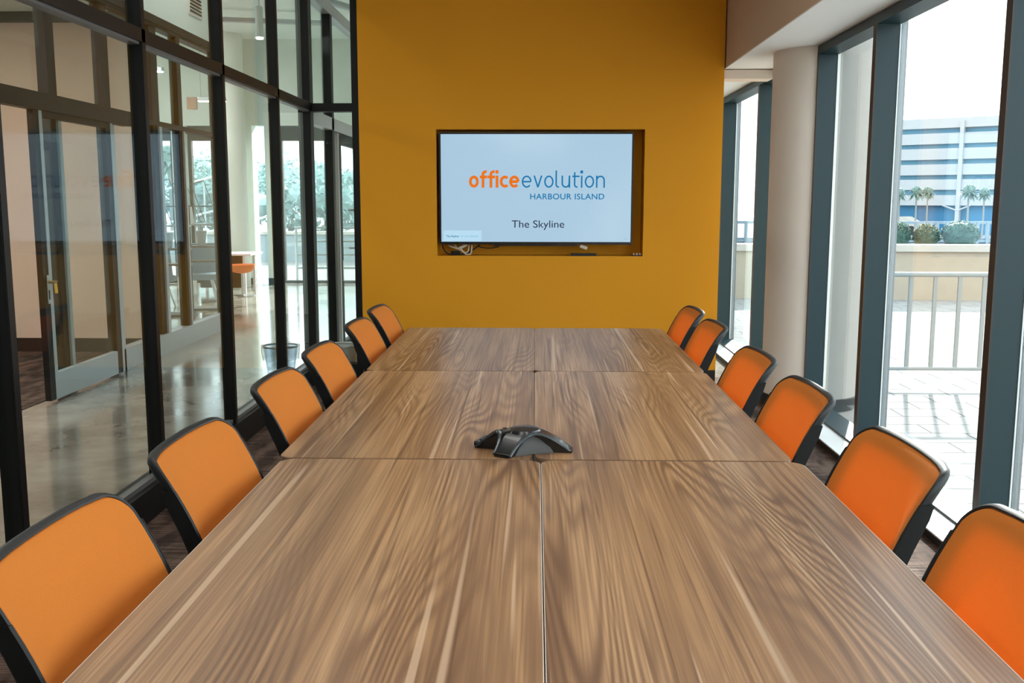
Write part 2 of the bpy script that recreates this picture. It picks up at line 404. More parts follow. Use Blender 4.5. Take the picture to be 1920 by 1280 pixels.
# yellow wall with the recess cut through its front
RX0, RX1, RZ0, RZ1 = -0.81, 0.883, 1.044, 2.066
yw = MB()
X0, X1 = -1.435, 1.505
yw.box(X0, RX0, YW, YW+0.42, 0, ZC); yw.box(RX1, X1, YW, YW+0.42, 0, ZC)
yw.box(RX0, RX1, YW, YW+0.42, 0, RZ0); yw.box(RX0, RX1, YW, YW+0.42, RZ1, ZC); yw.box(RX0, RX1, YW+0.22, YW+0.42, RZ0, RZ1)
wall_n = struct(yw.build('wall_north', M['yellow']), 'mustard yellow end wall with a recessed niche for the screen', 'wall')
struct(MB().box(-1.43, 1.50, YW-0.012, YW, 0, 0.10).build('baseboard_north', M['black_base']), 'black baseboard under the yellow wall', 'baseboard')
# bulkhead and soffit above the windows
struct(MB().box(1.515, 2.12, -3.0, 13.0, ZS+0.004, ZC+0.15).build('trim_1', M['bulkhead']), 'boxed beige bulkhead above the windows', 'trim')
struct(MB().box(1.513, 2.12, -3.0, 13.0, ZS-0.004, ZS+0.004).build('trim_4', M['soffit']), 'white soffit under the bulkhead', 'trim')
struct(MB().box(1.505, 1.90, 8.16, 8.36, 2.475, 2.535).box(1.505, 1.90, 8.16, 8.36, 2.465, 2.475).build('trim_2', M['column']), 'short beige header between yellow wall and window', 'trim')
# round column standing in the window line
struct(MB().lathe([(0.336, ZO-0.02), (0.336, 5.5)], 64, (2.034, 7.267, 0)).build('column', M['column'], smooth=True), 'round beige column in the window line', 'column')
oc = MB()  # sleeve added over the outdoor half, darker so daylight does not burn it out
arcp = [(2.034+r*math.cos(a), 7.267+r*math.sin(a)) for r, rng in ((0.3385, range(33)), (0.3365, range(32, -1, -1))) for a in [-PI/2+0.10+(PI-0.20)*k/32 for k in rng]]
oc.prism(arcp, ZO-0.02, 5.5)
struct(oc.build('column_dimming_sleeve', M['column_dimmed'], smooth=True), 'added darker sleeve toning down daylight on the outdoor side of the beige column', 'column')
struct(MB().lathe([(0.346, 0.0), (0.346, 0.09), (0.3395, 0.092)], 64, (2.034, 7.267, 0), cap=False).build('baseboard_east', M['black_base'], smooth=True), 'black base ring round the beige column', 'baseboard')

# ---- right-hand window wall
def window_wall(name, label, y0, y1, muls, panes):
    root = sroot(name, label)
    # sill: black toe, white ledge, frame bottom rail
    MB().box(1.762, 1.78, y0, y1, 0, 0.04).build('sill_base', M['black_base'], root)
    MB().box(1.755, 1.90, y0, y1, 0.04, 0.048).box(1.772, 2.06, y0, y1, 0.0, 0.04).build('sill_ledge', M['sill'], root)
    MB().box(1.90, 2.07, y0, y1, 0.048, 0.062).build('bottom_rail', M['blue_frame'], root)
    MB().box(XR, 2.05, y0, y1, 2.478, 2.532).build('head_rail', M['blue_frame'], root)
    MB().box(1.96, 2.10, y0, y1, 2.532, ZS).build('head_shim', M['bronze_edge'], root)
    for y in muls:
        MB().box(XR+0.006, 2.045, y, y+0.055, 0.062, 2.478).build('mullion', M['blue_frame'], root)
        MB().box(XR, XR+0.006, y, y+0.055, 0.062, 2.478).build('mullion_edge', M['bronze_edge'], root)
        MB().box(2.045, 2.052, y-0.004, y+0.05, 0.062, 2.478).build('gasket', M['gasket'], root)
        MB().box(2.062, 2.092, y+0.004, y+0.05, -0.08, 2.6).build('outer_cap', M['grey_metal'], root)
    for a, b in panes:
        MB().box(2.052, 2.062, a, b, 0.05, 2.49).build('pane', M['glass_out'], root)
    return root
window_wall('window_1', 'tall slate blue framed windows along the right side', -3.0, 6.98,
            (-2.33, -0.71, 0.91, 2.535, 4.155, 5.778, 6.93), [(-3.0, -2.33), (-2.33, -0.71), (-0.71, 0.91), (0.91, 2.535), (2.535, 4.155), (4.155, 5.778), (5.778, 6.93)])
window_wall('window_2', 'green tinted windows beyond the round column', 7.55, 12.9,
            (7.55, 8.70, 10.32, 11.95), [(7.55, 8.70), (8.70, 10.32), (10.32, 11.95), (11.95, 12.9)])

# ---- left glazed partition
def partition():
    root = sroot('window_3', 'black framed glass partition along the left side')
    y0, y1 = -3.0, 8.19
    MB().box(-1.93, -1.80, y0, y1, 0, 0.150).build('curb', M['black_frame'], root)
    MB().box(-1.872, -1.834, y0, y1, 0.150, 0.172).build('glazing_bead', M['grey_metal'], root)
    MB().box(-1.886, XG, y0, y1, 2.215, 2.275).build('transom', M['black_frame'], root)
    MB().box(-1.878, -1.83, y0, y1, 2.203, 2.215).build('transom_bead', M['grey_metal'], root)
    MB().box(-1.886, XG, y0, y1, ZC-0.08, ZC).build('head_rail', M['black_frame'], root)
    ps = [-2.02, -0.67, 0.68, 2.03, 3.335, 4.645, 5.825, 7.065, 8.075]
    for y in ps:
        MB().box(-1.888, XG, y+0.004, y+0.05, 0.150, ZC-0.08).build('post', M['black_frame'], root, bevel=0.003)
    ed = [y0] + ps
    for a, b in zip(ed, ed[1:]):
        MB().box(-1.858, -1.848, a+0.03, b+0.02, 0.152, 2.215).build('pane', M['glass_in'], root)
        MB().box(-1.858, -1.848, a+0.03, b+0.02, 2.275, ZC-0.08).build('pane', M['glass_in'], root)
    return root
partition()
def front_panel():
    root = sroot('window_4', 'narrow black framed glass panel beside the yellow wall')
    a, b = -1.93, X0
    MB().box(a, b, 8.13, 8.25, 0, 0.135).build('curb', M['black_frame'], root)
    MB().box(a, b, 8.135, 8.245, 2.21, 2.275).build('transom', M['black_frame'], root)
    MB().box(b-0.055, b, 8.13, 8.25, 0.135, ZC).build('post', M['black_frame'], root)
    MB().box(a, a+0.10, 8.135, 8.25, 0.135, ZC).build('post', M['black_frame'], root)
    MB().box(a, b, 8.135, 8.245, ZC-0.08, ZC).build('head_rail', M['black_frame'], root)
    MB().box(a+0.08, b-0.04, 8.186, 8.196, 0.12, 2.22).build('pane', M['glass_in'], root)
    MB().box(a+0.08, b-0.04, 8.186, 8.196, 2.26, ZC-0.06).build('pane', M['glass_in'], root)
front_panel()

# ---- corridor and lobby
XO = -3.632
struct(MB().box(-9.6, -1.93, -3.0, 17.8, -0.12, 0.0).box(-1.93, 2.06, 8.35, 13.0, -0.12, 0.0).build('floor_lobby', M['concrete']), 'polished concrete floor of the corridor and lobby', 'floor')
struct(MB().box(-9.6, XO-0.05, 3.0, 9.6, 0.0, 0.006).build('floor_side_room', M['carpet']), 'dark carpet of the room across the corridor', 'floor')
struct(MB().box(-9.6, -1.93, -3.0, 17.8, ZL, ZL+0.15).box(-1.93, 2.12, 8.13, 13.0, ZC+0.15, ZL+0.15).build('ceiling_lobby', M['lobby_paint']), 'high pale ceiling of the lobby', 'ceiling')
struct(MB().box(-9.6, -1.93, -3.15, -3.0, 0, ZL).build('wall_south_lobby', M['lobby_paint']), 'pale wall at the near end of the corridor', 'wall')
struct(MB().box(-1.93, -1.80, -3.0, 8.25, ZC, ZL+0.15).build('wall_east_corridor', M['lobby_paint']), 'pale wall above the black glass partition', 'wall')
struct(MB().box(-9.75, -9.6, -3.0, 17.8, 0, ZL).build('wall_west', M['lobby_paint']), 'far pale wall on the left of the lobby', 'wall')
struct(MB().box(XO-0.12, XO, -3.0, 11.55, 3.24, ZL).build('wall_upper', M['lobby_paint']), 'pale upper wall over the bronze framed glazing', 'wall')
struct(MB().box(-9.6, XO-0.11, 9.6, 9.72, 0, ZL).build('wall_beige', M['beige']), 'beige back wall of the room across the corridor', 'wall')
struct(MB().box(-9.6, XO-0.11, 2.9, 3.0, 0, ZL).build('wall_beige_south', M['beige']), 'beige near wall of the room across the corridor', 'wall')
struct(MB().box(-7.3, -7.2, 3.0, 9.6, 0, ZL).build('wall_beige_west', M['beige']), 'beige side wall of the room across the corridor', 'wall')
struct(MB().box(-7.2, XO-0.11, 9.585, 9.6, 0.0, 0.14).build('baseboard_beige', M['black_base']), 'black baseboard under the beige wall', 'baseboard')
struct(MB().box(-7.2, XO-0.12, 3.0, 9.6, 3.25, 3.32).build('ceiling_side_room', M['lobby_paint']), 'pale ceiling of the room across the corridor', 'ceiling')
# glazed wall across the corridor
def opposite():
    root = sroot('window_5', 'bronze framed glass wall across the corridor')
    a, b = XO-0.10, XO
    MB().box(a, b, -3.0, 11.55, 3.13, 3.24).box(a-0.0, b+0.012, -3.0, 11.55, 3.16, 3.20).build('head_rail', M['brown_frame'], root)
    MB().box(a, b, 8.45, 11.55, 2.20, 2.25).build('transom', M['brown_frame'], root)
    MB().box(a, b, -3.0, 5.85, 0.0, 0.19).build('base_rail', M['silver_frame'], root)
    MB().box(a, b, 8.45, 11.55, 0.0, 0.19).build('base_rail', M['silver_frame'], root)
    for y, wd, z0, z1 in ((7.49, 0.13, 0.006, 3.13), (8.45, 0.13, 0.0, 3.13), (9.52, 0.17, 0.19, 3.13), (10.22, 0.11, 0.19, 3.13), (11.43, 0.12, 0.0, 3.13), (5.75, 0.12, 0.0, 3.13), (4.1, 0.12, 0.19, 3.13), (2.3, 0.12, 0.19, 3.13)):
        MB().box(a, b-0.02, y, y+wd, z0, z1).build('post', M['brown_frame'], root)
        MB().box(b-0.02, b, y+wd*0.62, y+wd, z0, min(z1, 2.2)).build('post_edge', M['silver_frame'], root)
    for p, q, z0, z1 in ((8.58, 9.52, .19, 2.2), (9.69, 10.22, .19, 2.2), (10.33, 11.43, .19, 2.2), (8.58, 9.52, 2.25, 3.13), (9.69, 10.22, 2.25, 3.13), (10.33, 11.43, 2.25, 3.13), (7.62, 8.45, 2.26, 3.13), (5.87, 7.49, 2.26, 3.13), (4.22, 5.75, .19, 3.13), (2.42, 4.1, .19, 3.13), (-3, 2.3, .19, 3.13)):
        MB().box(a+0.045, a+0.055, p-0.01, q+0.01, z0-0.01, z1+0.01).build('pane', M['glass_in'], root)
    MB().box(XO, XO+0.09, 4.2, 8.74, 2.135, 2.26).build('track_cover', M['brown_frame'], root, bevel=0.004)
    return root
opposite()
def sliding_door():
    root = sroot('door_1', 'sliding glass door with silver bottom rail, standing part open', 'door')
    x0, x1 = XO+0.012, XO+0.057
    MB().box(x0, x1, 7.08, 7.20, 0.02, 2.135).build('stile', M['brown_frame'], root)
    MB().box(x0, x1, 8.27, 8.40, 0.02, 2.135).build('stile', M['brown_frame'], root)
    MB().box(x1, x1+0.004, 7.155, 7.20, 0.02, 2.135).box(x1, x1+0.004, 8.36, 8.40, 0.02, 2.135).build('stile_edge', M['silver_frame'], root)
    MB().box(x0, x1, 7.20, 8.27, 0.02, 0.215).build('bottom_rail', M['silver_frame'], root)
    MB().box(x0, x1, 7.20, 8.27, 2.09, 2.135).build('top_rail', M['brown_frame'], root)
    MB().box(x0+0.018, x0+0.026, 7.19, 8.28, 0.2, 2.1).build('pane', M['glass_in'], root)
    lk = MB().box(x1+0.004, x1+0.009, 7.115, 7.15, 0.74, 0.95).build('lock_plate', M['silver_frame'], root)
    MB().tube([(x1+0.008, 7.132, 0.90), (x1+0.05, 7.132, 0.90)], 0.011).build('lock_cylinder', M['brass'], lk)
    MB().box(x1+0.009, x1+0.011, 7.125, 7.14, 0.77, 0.84).build('latch', M['black_frame'], lk)
    k = thing('key_ring', 'small keys with a yellow tag hanging from the sliding door lock', 'keys', (x1+0.05, 7.135, 0.90))
    MB().box(-0.002, 0.002, -0.008, 0.03, -0.012, 0.012).box(-0.002, 0.002, 0.025, 0.05, -0.004, 0.004).build('key', M['brass'], k)
    MB().box(-0.002, 0.002, 0.03, 0.038, -0.09, -0.02).build('key', M['brass'], k)
    MB().box(-0.004, 0.004, -0.005, 0.028, -0.085, -0.012, Matrix.Rotation(0.15, 4, 'X')).build('tag', M['key_yellow'], k)
sliding_door()
struct(MB().box(-7.2, XO-0.12, 9.48, 9.585, 3.165, 3.25).build('trim_3', M['brown_frame']), 'dark beam across the top of the beige wall', 'trim')

# back facade of the lobby, with its glazing
YB = 17.75
fac = MB()
fac.box(-9.6, -1.8, YB, YB+0.3, 2.82, ZL)
for a, b in ((-9.6, -8.3), (-6.50, -6.24), (-5.66, -5.05), (-4.83, -4.60), (-1.98, -1.8)): fac.box(a, b, YB, YB+0.3, 0, 2.82)
struct(fac.build('wall_north_lobby', M['lobby_paint']), 'pale end wall of the lobby round its windows', 'wall')
struct(MB().box(-5.66, -5.05, YB-0.015, YB, 0.0, 0.11).box(-4.83, -4.60, YB-0.015, YB, 0.0, 0.11).build('baseboard_north_lobby', M['teal_dark']), 'dark baseboard at the end wall of the lobby', 'baseboard')
def lobby_glazing():
    root = sroot('window_6', 'tall glazing at the end of the lobby with trees outside')
    for a, b in ((-8.3, -6.50), (-6.24, -5.66), (-4.60, -1.98)):
        MB().box(a, b, YB+0.10, YB+0.2, 2.56, 2.82).build('head_rail', M['black_frame'], root)
        MB().box(a, b, YB+0.11, YB+0.19, 0.0, 0.06).build('base_rail', M['black_frame'], root)
    for x in (-8.3, -7.2, -6.56, -6.24, -5.72, -4.60, -3.68, -2.75, -2.03):
        MB().box(x, x+0.06, YB+0.10, YB+0.2, 0.0, 2.56).build('mullion', M['black_frame'], root)
    for a, b in ((-8.26, -7.18), (-7.16, -6.52), (-6.2, -5.7), (-5.05, -4.83), (-4.56, -3.66), (-3.64, -2.73), (-2.71, -2.0)):
        MB().box(a, b, YB+0.145, YB+0.155, 0.05, 2.83 if b == -4.83 else 2.6).build('pane', M['glass_out'], root)
    return root
lobby_glazing()
# side glazing of the lobby beyond the yellow wall, with its pull-handle door
def side_glazing():
    root = sroot('window_7', 'black framed glazing beyond the narrow panel')
    a, b = -1.93, -1.85
    MB().box(a, b, 8.25, 13.0, 2.13, 2.24).build('transom', M['silver_frame'], root)
    MB().box(a, b, 8.25, 13.0, 3.15, 3.25).build('head_rail', M['silver_frame'], root)
    MB().box(a, b, 8.25, 9.1, 0, 0.08).box(a, b, 11.0, 13.0, 0, 0.08).build('base_rail', M['black_frame'], root)
    for y in (9.10, 10.95): MB().box(a, b, y, y+0.09, 0.0, 3.15).build('post', M['black_frame'], root)
    for p, q, z0, z1 in ((8.25, 9.1, .08, 2.13), (11.04, 13.0, .08, 2.13), (8.25, 9.1, 2.24, 3.15), (9.19, 10.95, 2.24, 3.15), (11.04, 13, 2.24, 3.15)):
        MB().box(-1.895, -1.885, p-.01, q+.01, z0-.01, z1+.01).build('pane', M['glass_in'], root)
    d = sroot('door_2', 'black framed glass door with a long steel pull handle', 'door')
    x0, x1 = -1.915, -1.87
    MB().box(x0, x1, 9.50, 9.60, 0.015, 2.125).box(x0, x1, 10.85, 10.94, 0.015, 2.125).box(x0, x1, 9.60, 10.85, 0.015, 0.12).box(x0, x1, 9.60, 10.85, 2.03, 2.125).build('door_frame', M['black_frame'], d)
    MB().box(x0, x1, 9.195, 9.49, 0.015, 0.12).box(x0, x1, 9.44, 9.49, 0.12, 2.125).build('side_light_frame', M['silver_frame'], d)
    MB().box(x0+.018, x0+.026, 9.19, 9.46, 0.1, 2.13).build('pane', M['glass_in'], d)
    MB().box(x0+.018, x0+.026, 9.59, 10.86, 0.1, 2.05).build('pane', M['glass_in'], d)
    MB().box(x1, x1+0.006, 9.53, 9.57, 0.72, 0.92).build('lock_plate', M['silver_frame'], d)
    h = MB().tube([(x1+0.07, 10.0, 0.93), (x1+0.07, 10.0, 1.48)], 0.013).tube([(x1-0.02, 10.0, 1.02), (x1+0.07, 10.0, 1.02)], 0.009).tube([(x1-0.02, 10.0, 1.40), (x1+0.07, 10.0, 1.40)], 0.009)
    h.build('pull_handle', M['chrome'], d, smooth=True)
side_glazing()
struct(MB().box(-1.8, 2.12, 13.0, 13.15, -0.1, ZL).build('wall_north_vestibule', M['lobby_paint']), 'pale wall closing the space behind the yellow wall', 'wall')
struct(MB().box(-1.93, -1.8, 13.0, 17.75, 0, ZL).build('wall_east_lobby', M['lobby_paint']), 'pale side wall at the far right of the lobby', 'wall')
struct(MB().lathe([(0.27, 0), (0.27, ZL)], 48, (-5.28, 17.2, 0)).build('column_lobby', M['lobby_paint'], smooth=True), 'round pale column in the lobby behind the desk', 'column')

# ---- outside, right
struct(MB().box(2.06, 14.0, -3.0, 17.4, ZG, ZO).box(-60, 2.06, 18.05, 26.4, ZG, ZO).build('patio', M['pavers']), 'sunlit paved patio outside the windows', 'ground')
struct(MB().box(-60, 130, 30.0, 140, ZG-0.2, ZG).box(14.0, 130, -40, 30.0, ZG-0.2, ZG).box(2.06, 14.0, 17.4, 30.0, ZG-0.2, ZG).box(-60, 2.06, 26.4, 30.0, ZG-0.2, ZG).build('ground', M['asphalt']), 'pale open ground beyond the patio', 'ground')
pm = Matrix.Translation((6.1, 16.24, 0)) @ Matrix.Rotation(-0.06, 4, 'Z')
pl = sroot('planter_wall', 'low concrete planter wall across the patio', 'wall')
MB().box(-3.6, 8.5, 0.0, 0.35, ZO, 0.69, pm).build('planter_body', M['concrete_wall'], pl)
MB().box(-3.65, 8.5, -0.05, 0.42, 0.69, 0.80, pm).box(-3.65, 8.5, 0.42, 1.8, 0.66, 0.72, pm).build('planter_cap', M['concrete_cap'], pl)
# ================================================================== CONFERENCE TABLES
TW, TD, TZ = 0.758, 1.524, 0.735
def table_proto():
    t = thing('conference_table', 'x', 'table')
    top = MB().prism(rrect(TW/2, TD/2, 0.042, n=6), TZ-0.028, TZ).build('tabletop', M['wood'], t, bevel=0.0015)
    A = rrect(TW/2, TD/2, 0.042, n=6); B = rrect(TW/2+0.0016, TD/2+0.0016, 0.0436, n=6)
    MB().rings([[(x, y, TZ-0.026) for x, y in A], [(x, y, TZ-0.026) for x, y in B], [(x, y, TZ-0.0012) for x, y in B], [(x, y, TZ-0.0012) for x, y in A], [(x, y, TZ-0.026) for x, y in A]], cap=False).build('edge_band', M['edge_band'], t)
    for sy in (-1, 1):
        MB().tube([(0.0, sy*0.725, 0.06), (0.0, sy*0.725, TZ-0.028)], 0.018, 14).box(-0.22, 0.22, sy*0.725-0.018, sy*0.725+0.018, TZ-0.048, TZ-0.028).box(-0.28, 0.28, sy*0.725-0.018, sy*0.725+0.018, 0.03, 0.06).build('leg', M['chrome'], t, bevel=0.003)
        for sx in (-1, 1):
            MB().tube([(sx*0.25, sy*0.725-0.012, 0.026), (sx*0.25, sy*0.725+0.012, 0.026)], 0.026, 14).build('caster', M['black_plastic'], t)
    MB().box(-0.02, 0.02, -0.70, 0.70, TZ-0.075, TZ-0.04).build('stretcher', M['chrome'], t)
    return t
pale_band = mat('pale_front_edge_band', srgb(206, 198, 188), 0.4, var=0.03)
tp = table_proto()
rows = [(5.120, -0.3815, 0.3805, 'far'), (3.592, -0.3815, 0.3805, 'middle'), (2.058, -0.3632, 0.4006, 'nearest')]
labels = {('nearest', 0): 'walnut laminate table nearest the camera, on the left of the centre seam',
          ('nearest', 1): 'walnut laminate table nearest the camera, on the right of the centre seam',
          ('middle', 0): 'walnut laminate table of the middle pair, left, under the black conference phone',
          ('middle', 1): 'walnut laminate table of the middle pair, right of the seam',
          ('far', 0): 'walnut laminate table of the far pair toward the yellow wall, left half',
          ('far', 1): 'walnut laminate table of the far pair toward the yellow wall, right half'}
first = True
for y, xl, xr, nm in rows:
    for k, x in enumerate((xl, xr)):
        o = tp if first else copy_tree(tp)
        first = False
        o.location = (x, y, 0); o['label'] = labels[(nm, k)]; o['group'] = 'conference tables pushed together'
        if nm == 'nearest':
            for ch in o.children:
                if ch.name.startswith('edge_band'):
                    ch.data = ch.data.copy(); ch.data.materials[0] = pale_band; ch['label'] = 'pale edge band'

# ================================================================== CHAIRS
def bprof(z): d = z-0.70; return -(0.40*d + 0.75*d*d)
def bmap(u, z, d):
    q = abs(u)/0.26
    return Vector((bprof(z) + 0.018*(q**2-1) + 0.024*(q**4-1) + d, u, z))
def back_shell(hw, z0, z1, r, rings, r2=0.05, cap='both'):
    cz, hh = (z0+z1)/2, (z1-z0)/2
    out = []
    for ins, d in rings:
        ins = min(ins, hh-0.004)
        pts = rrect(hw-ins, hh-ins, max(r-ins, 0.004), 0, cz, 8, max(r2-ins, 0.004))
        # sides subdivided so the long edges follow the curve
        full = []
        for i, a in enumerate(pts):
            b = pts[(i+1) % len(pts)]
            full.append(a)
            if math.hypot(a[0]-b[0], a[1]-b[1]) > 0.04 or (i+1) % 9 == 0:
                for q in range(1, 8): full.append((a[0]+(b[0]-a[0])*q/8, a[1]+(b[1]-a[1])*q/8))
        out.append([bmap(u, z, d) for u, z in full])
    m = MB().rings(out, cap=(cap == 'both'))
    if cap == 'front': m.bm.faces.new([m.bm.verts[:][k] for k in range(len(out[0]))])
    return m
def chair_proto():
    t = thing('conference_chair', 'x', 'chair')
    # stretched fabric on the front of the back, its edge wrapped round the frame
    fb = back_shell(0.262, 0.50, 0.877, 0.045, [(0.184, 0.006), (0.165, 0.006), (0.14, 0.006), (0.11, 0.006), (0.08, 0.006), (0.055, 0.007), (0.035, 0.007), (0.015, 0.006), (0.005, 0.003), (0.0, -0.004), (0.001, -0.010)], cap='front')
    fb.build('backrest', M['mesh_orange'], t, smooth=True)
    # black frame: a closed ring behind the fabric edge, lapping over the top
    back_shell(0.267, 0.49, 0.886, 0.051, [(0.040, -0.008), (0.010, -0.006), (0.008, 0.001), (0.004, 0.0025), (0.000, -0.003), (0.000, -0.012), (0.003, -0.019), (0.012, -0.025), (0.034, -0.026), (0.044, -0.020), (0.044, -0.012), (0.040, -0.008)], cap=None).build('backrest_frame', M['black_plastic'], t, smooth=True)
    for sy in (-1, 1):
        q = []
        n = 10
        for k in range(n+1):
            z = 0.47 + (0.815-0.47)*k/n
            ta = 1.0 if k < n-1 else (0.95 if k == n-1 else 0.72)
            c = bmap(0.262, z, 0)
            x0, x1 = c.x-0.040*ta, c.x+0.004
            q.append([Vector((x0, sy*0.240, z)), Vector((x1-0.012, sy*0.240, z)), Vector((x1-0.012, sy*0.2635, z)), Vector((x1, sy*0.2635, z)), Vector((x1-0.002, sy*0.272, z)), Vector((x0, sy*0.270, z))])
        MB().rings(q).build('side_bar', M['chair_side'], t)
    MB().rings([[bmap(u, z, d) for u, d in ((-0.03, -0.036), (0.03, -0.036), (0.03, -0.052), (-0.03, -0.052))] for z in (0.50, 0.53, 0.56, 0.60)]).rings([[bmap(u, z, d) for z, d in ((0.585, -0.030), (0.615, -0.030), (0.615, -0.046), (0.585, -0.046))] for u in (-0.25, -0.2, -0.13, -0.06, 0, 0.06, 0.13, 0.2, 0.25)]).build('lumbar_bar', M['chair_side'], t)
    # spine from the seat to the back
    MB().tube([(0.20, 0, 0.405), (0.06, 0, 0.41), (0.0, 0, 0.46), (bprof(0.55)-0.098, 0, 0.55), (bprof(0.60)-0.094, 0, 0.60)], [0.03, 0.03, 0.028, 0.024, 0.02], 12).build('back_support', M['black_plastic'], t, smooth=True)
    # seat
    sr = []
    for ins, z in ((0.16, 0.478), (0.08, 0.477), (0.025, 0.470), (0.0, 0.452), (0.004, 0.435), (0.03, 0.425)):
        sr.append([Vector((0.285+a, b, z - 0.012*max(0, a/0.22)**2)) for a, b in rrect(0.225-ins, 0.24-ins, max(0.09-ins, 0.01))])
    MB().rings(sr).build('seat', M['orange'], t, smooth=True)
    MB().prism(rrect(0.14, 0.12, 0.03, 0.28, 0), 0.395, 0.425).tube([(0.28, 0, 0.10), (0.28, 0, 0.40)], 0.026, 16).build('gas_lift', M['chair_side'], t, bevel=0.003)
    st = MB().lathe([(0.05, 0.06), (0.055, 0.075), (0.045, 0.115), (0.03, 0.12)], 20, (0.28, 0, 0))
    for k in range(5):
        a = 2*PI*k/5 - PI/2
        d = Vector((math.cos(a), math.sin(a), 0)); p = Vector((0.28, 0, 0))
        st.tube([p+d*0.03+Vector((0, 0, .095)), p+d*0.13+Vector((0, 0, .088)), p+d*0.235+Vector((0, 0, .068))], [0.026, 0.022, 0.016], 8)
    st.build('star_base', M['chair_side'], t, smooth=True)
    for k in range(5):
        a = 2*PI*k/5 - PI/2
        d = Vector((math.cos(a), math.sin(a), 0)); q = Vector((0.28, 0, 0.028))+d*0.228; s_ = Vector((-d.y, d.x, 0))
        MB().tube([q-s_*0.022, q-s_*0.006], 0.028, 14).tube([q+s_*0.006, q+s_*0.022], 0.028, 14).tube([q, q+Vector((0, 0, 0.045))], 0.007, 8).build('caster', M['black_plastic'], t)
    return t
cp = chair_proto()
ordn = ['nearest the camera', 'second from the camera', 'third from the camera', 'fourth from the camera', 'second from the yellow wall', 'nearest the yellow wall']
first = True
for side, xs, ys, nm in ((-1, (0.785,)*6, (1.745, 2.475, 3.33, 4.035, 4.915, 5.585), 'left'),
                         (1, (0.812, 0.812, 0.79, 0.785, 0.785, 0.785), (1.72, 2.42, 3.21, 3.93, 4.905, 5.565), 'right')):
    for x, y, od in zip(xs, ys, ordn):
        o = cp if first else copy_tree(cp)
        first = False
        # chair local +x looks at the table
        o.location = (side*x, y, 0); o.rotation_euler = (0, 0, 0 if side < 0 else PI)
        o['label'] = 'orange black-framed chair %s on the %s side of the table' % (od, nm)
        o['group'] = 'orange conference chairs along the %s side' % nm

# ================================================================== CONFERENCE PHONE
def phone():
    t = thing('conference_phone', 'black three-legged conference phone on the table seam', 'phone', (-0.030, 2.945, TZ+0.0005))
    arms = [math.radians(a) for a in (-124, -10, 160)]      # near-left, right, back-left
    lens = [0.122, 0.148, 0.150]
    ztop = lambda q, zt=0.068: max(zt*(max(math.cos(q*PI*0.5), 0)**0.80), 0.0)
    def leg(i, w0, w1, m, nm, end=0.010):
        a, L = arms[i], lens[i]
        d = Vector((math.cos(a), math.sin(a), 0)); s_ = Vector((-d.y, d.x, 0)); R = []
        for k in range(17):
            q = k/16; z = max(ztop(q), end); hw = w0+(w1-w0)*q; c = d*L*q
            R.append([c-s_*hw*0.80, c-s_*hw*0.98+Vector((0, 0, z*0.8)), c-s_*hw+Vector((0, 0, z-0.004)), c-s_*hw*0.9+Vector((0, 0, z)), c+s_*hw*0.9+Vector((0, 0, z)), c+s_*hw+Vector((0, 0, z-0.004)), c+s_*hw*0.98+Vector((0, 0, z*0.8)), c+s_*hw*0.80])
        return MB().rings(R).build(nm, m, t, smooth=True)
    leg(0, 0.036, 0.030, M['phone'], 'leg')
    leg(1, 0.036, 0.018, M['phone'], 'leg')
    kp = leg(2, 0.040, 0.046, M['phone'], 'keypad_arm', 0.022)
    d = Vector((math.cos(arms[2]), math.sin(arms[2]), 0)); s_ = Vector((-d.y, d.x, 0))
    for i in range(3):
        for j in range(4):
            r = 0.074+0.019*j; z = max(ztop(r/lens[2]), 0.022); c = d*r + s_*((i-1)*0.024)
            MB().lathe([(0.008, -0.004), (0.008, 0.003), (0.006, 0.005)], 10, (c.x, c.y, z)).build('key', M['phone_key'], kp)
    # speaker grilles fill the arches between the legs, set back under the lip
    for i, j in ((0, 1), (1, 2), (2, 0)):
        a0, a1 = arms[i], arms[j]
        if a1 < a0: a1 += 2*PI
        R = []
        for k in range(21):
            q = k/20; a = a0+(a1-a0)*q; e = abs(2*q-1)
            rr_ = 0.066+0.050*e**2.2; zt = 0.052*(1-0.72*e**2)
            dd = Vector((math.cos(a), math.sin(a), 0))
            R.append([dd*0.015, dd*rr_, dd*(rr_-0.004)+Vector((0, 0, zt*0.5)), dd*(rr_-0.018)+Vector((0, 0, zt)), dd*0.015+Vector((0, 0, zt+0.004))])
        MB().rings(R).build('speaker_grille', M['phone_grille'], t, smooth=True)
        # lip running up one leg, across and down the other
        lip = []
        A = Vector((math.cos(arms[i]), math.sin(arms[i]), 0)); B = Vector((math.cos(arms[j]), math.sin(arms[j]), 0))
        sa = Vector((-A.y, A.x, 0)); sb = Vector((-B.y, B.x, 0))
        wA = (0.031, 0.019, 0.044)[i]; wB = (0.031, 0.019, 0.044)[j]
        p0 = A*lens[i]*0.97+sa*wA; p3 = B*lens[j]*0.97-sb*wB; mid = (A+B).normalized()*0.040
        for k in range(25):
            q = k/24; e = abs(2*q-1)
            p = p0*(1-q)**2*1.0 + p3*q**2 + mid*2*q*(1-q)
            lip.append(p+Vector((0, 0, 0.006+0.056*(1-e**1.7))))
        MB().tube(lip, [0.0035+0.0025*math.sin(PI*k/24) for k in range(25)], 8).build('trim_lip', M['phone_trim'], t, smooth=True)
    MB().lathe([(0.048, 0.050), (0.052, 0.057), (0.046, 0.066), (0.030, 0.0705), (0.0, 0.072)], 32, (0, 0, 0), cap=False).build('crown', M['phone'], t, smooth=True)
    return t
phone()
cbl = MB().tube([(-0.003, 2.87, TZ+0.003), (-0.001, 2.845, TZ+0.003), (0.004, 2.828, TZ-0.006), (0.006, 2.820, TZ-0.05), (0.006, 2.82, TZ-0.25)], 0.0035, 8).build('phone_cable', M['cable_black'], smooth=True)
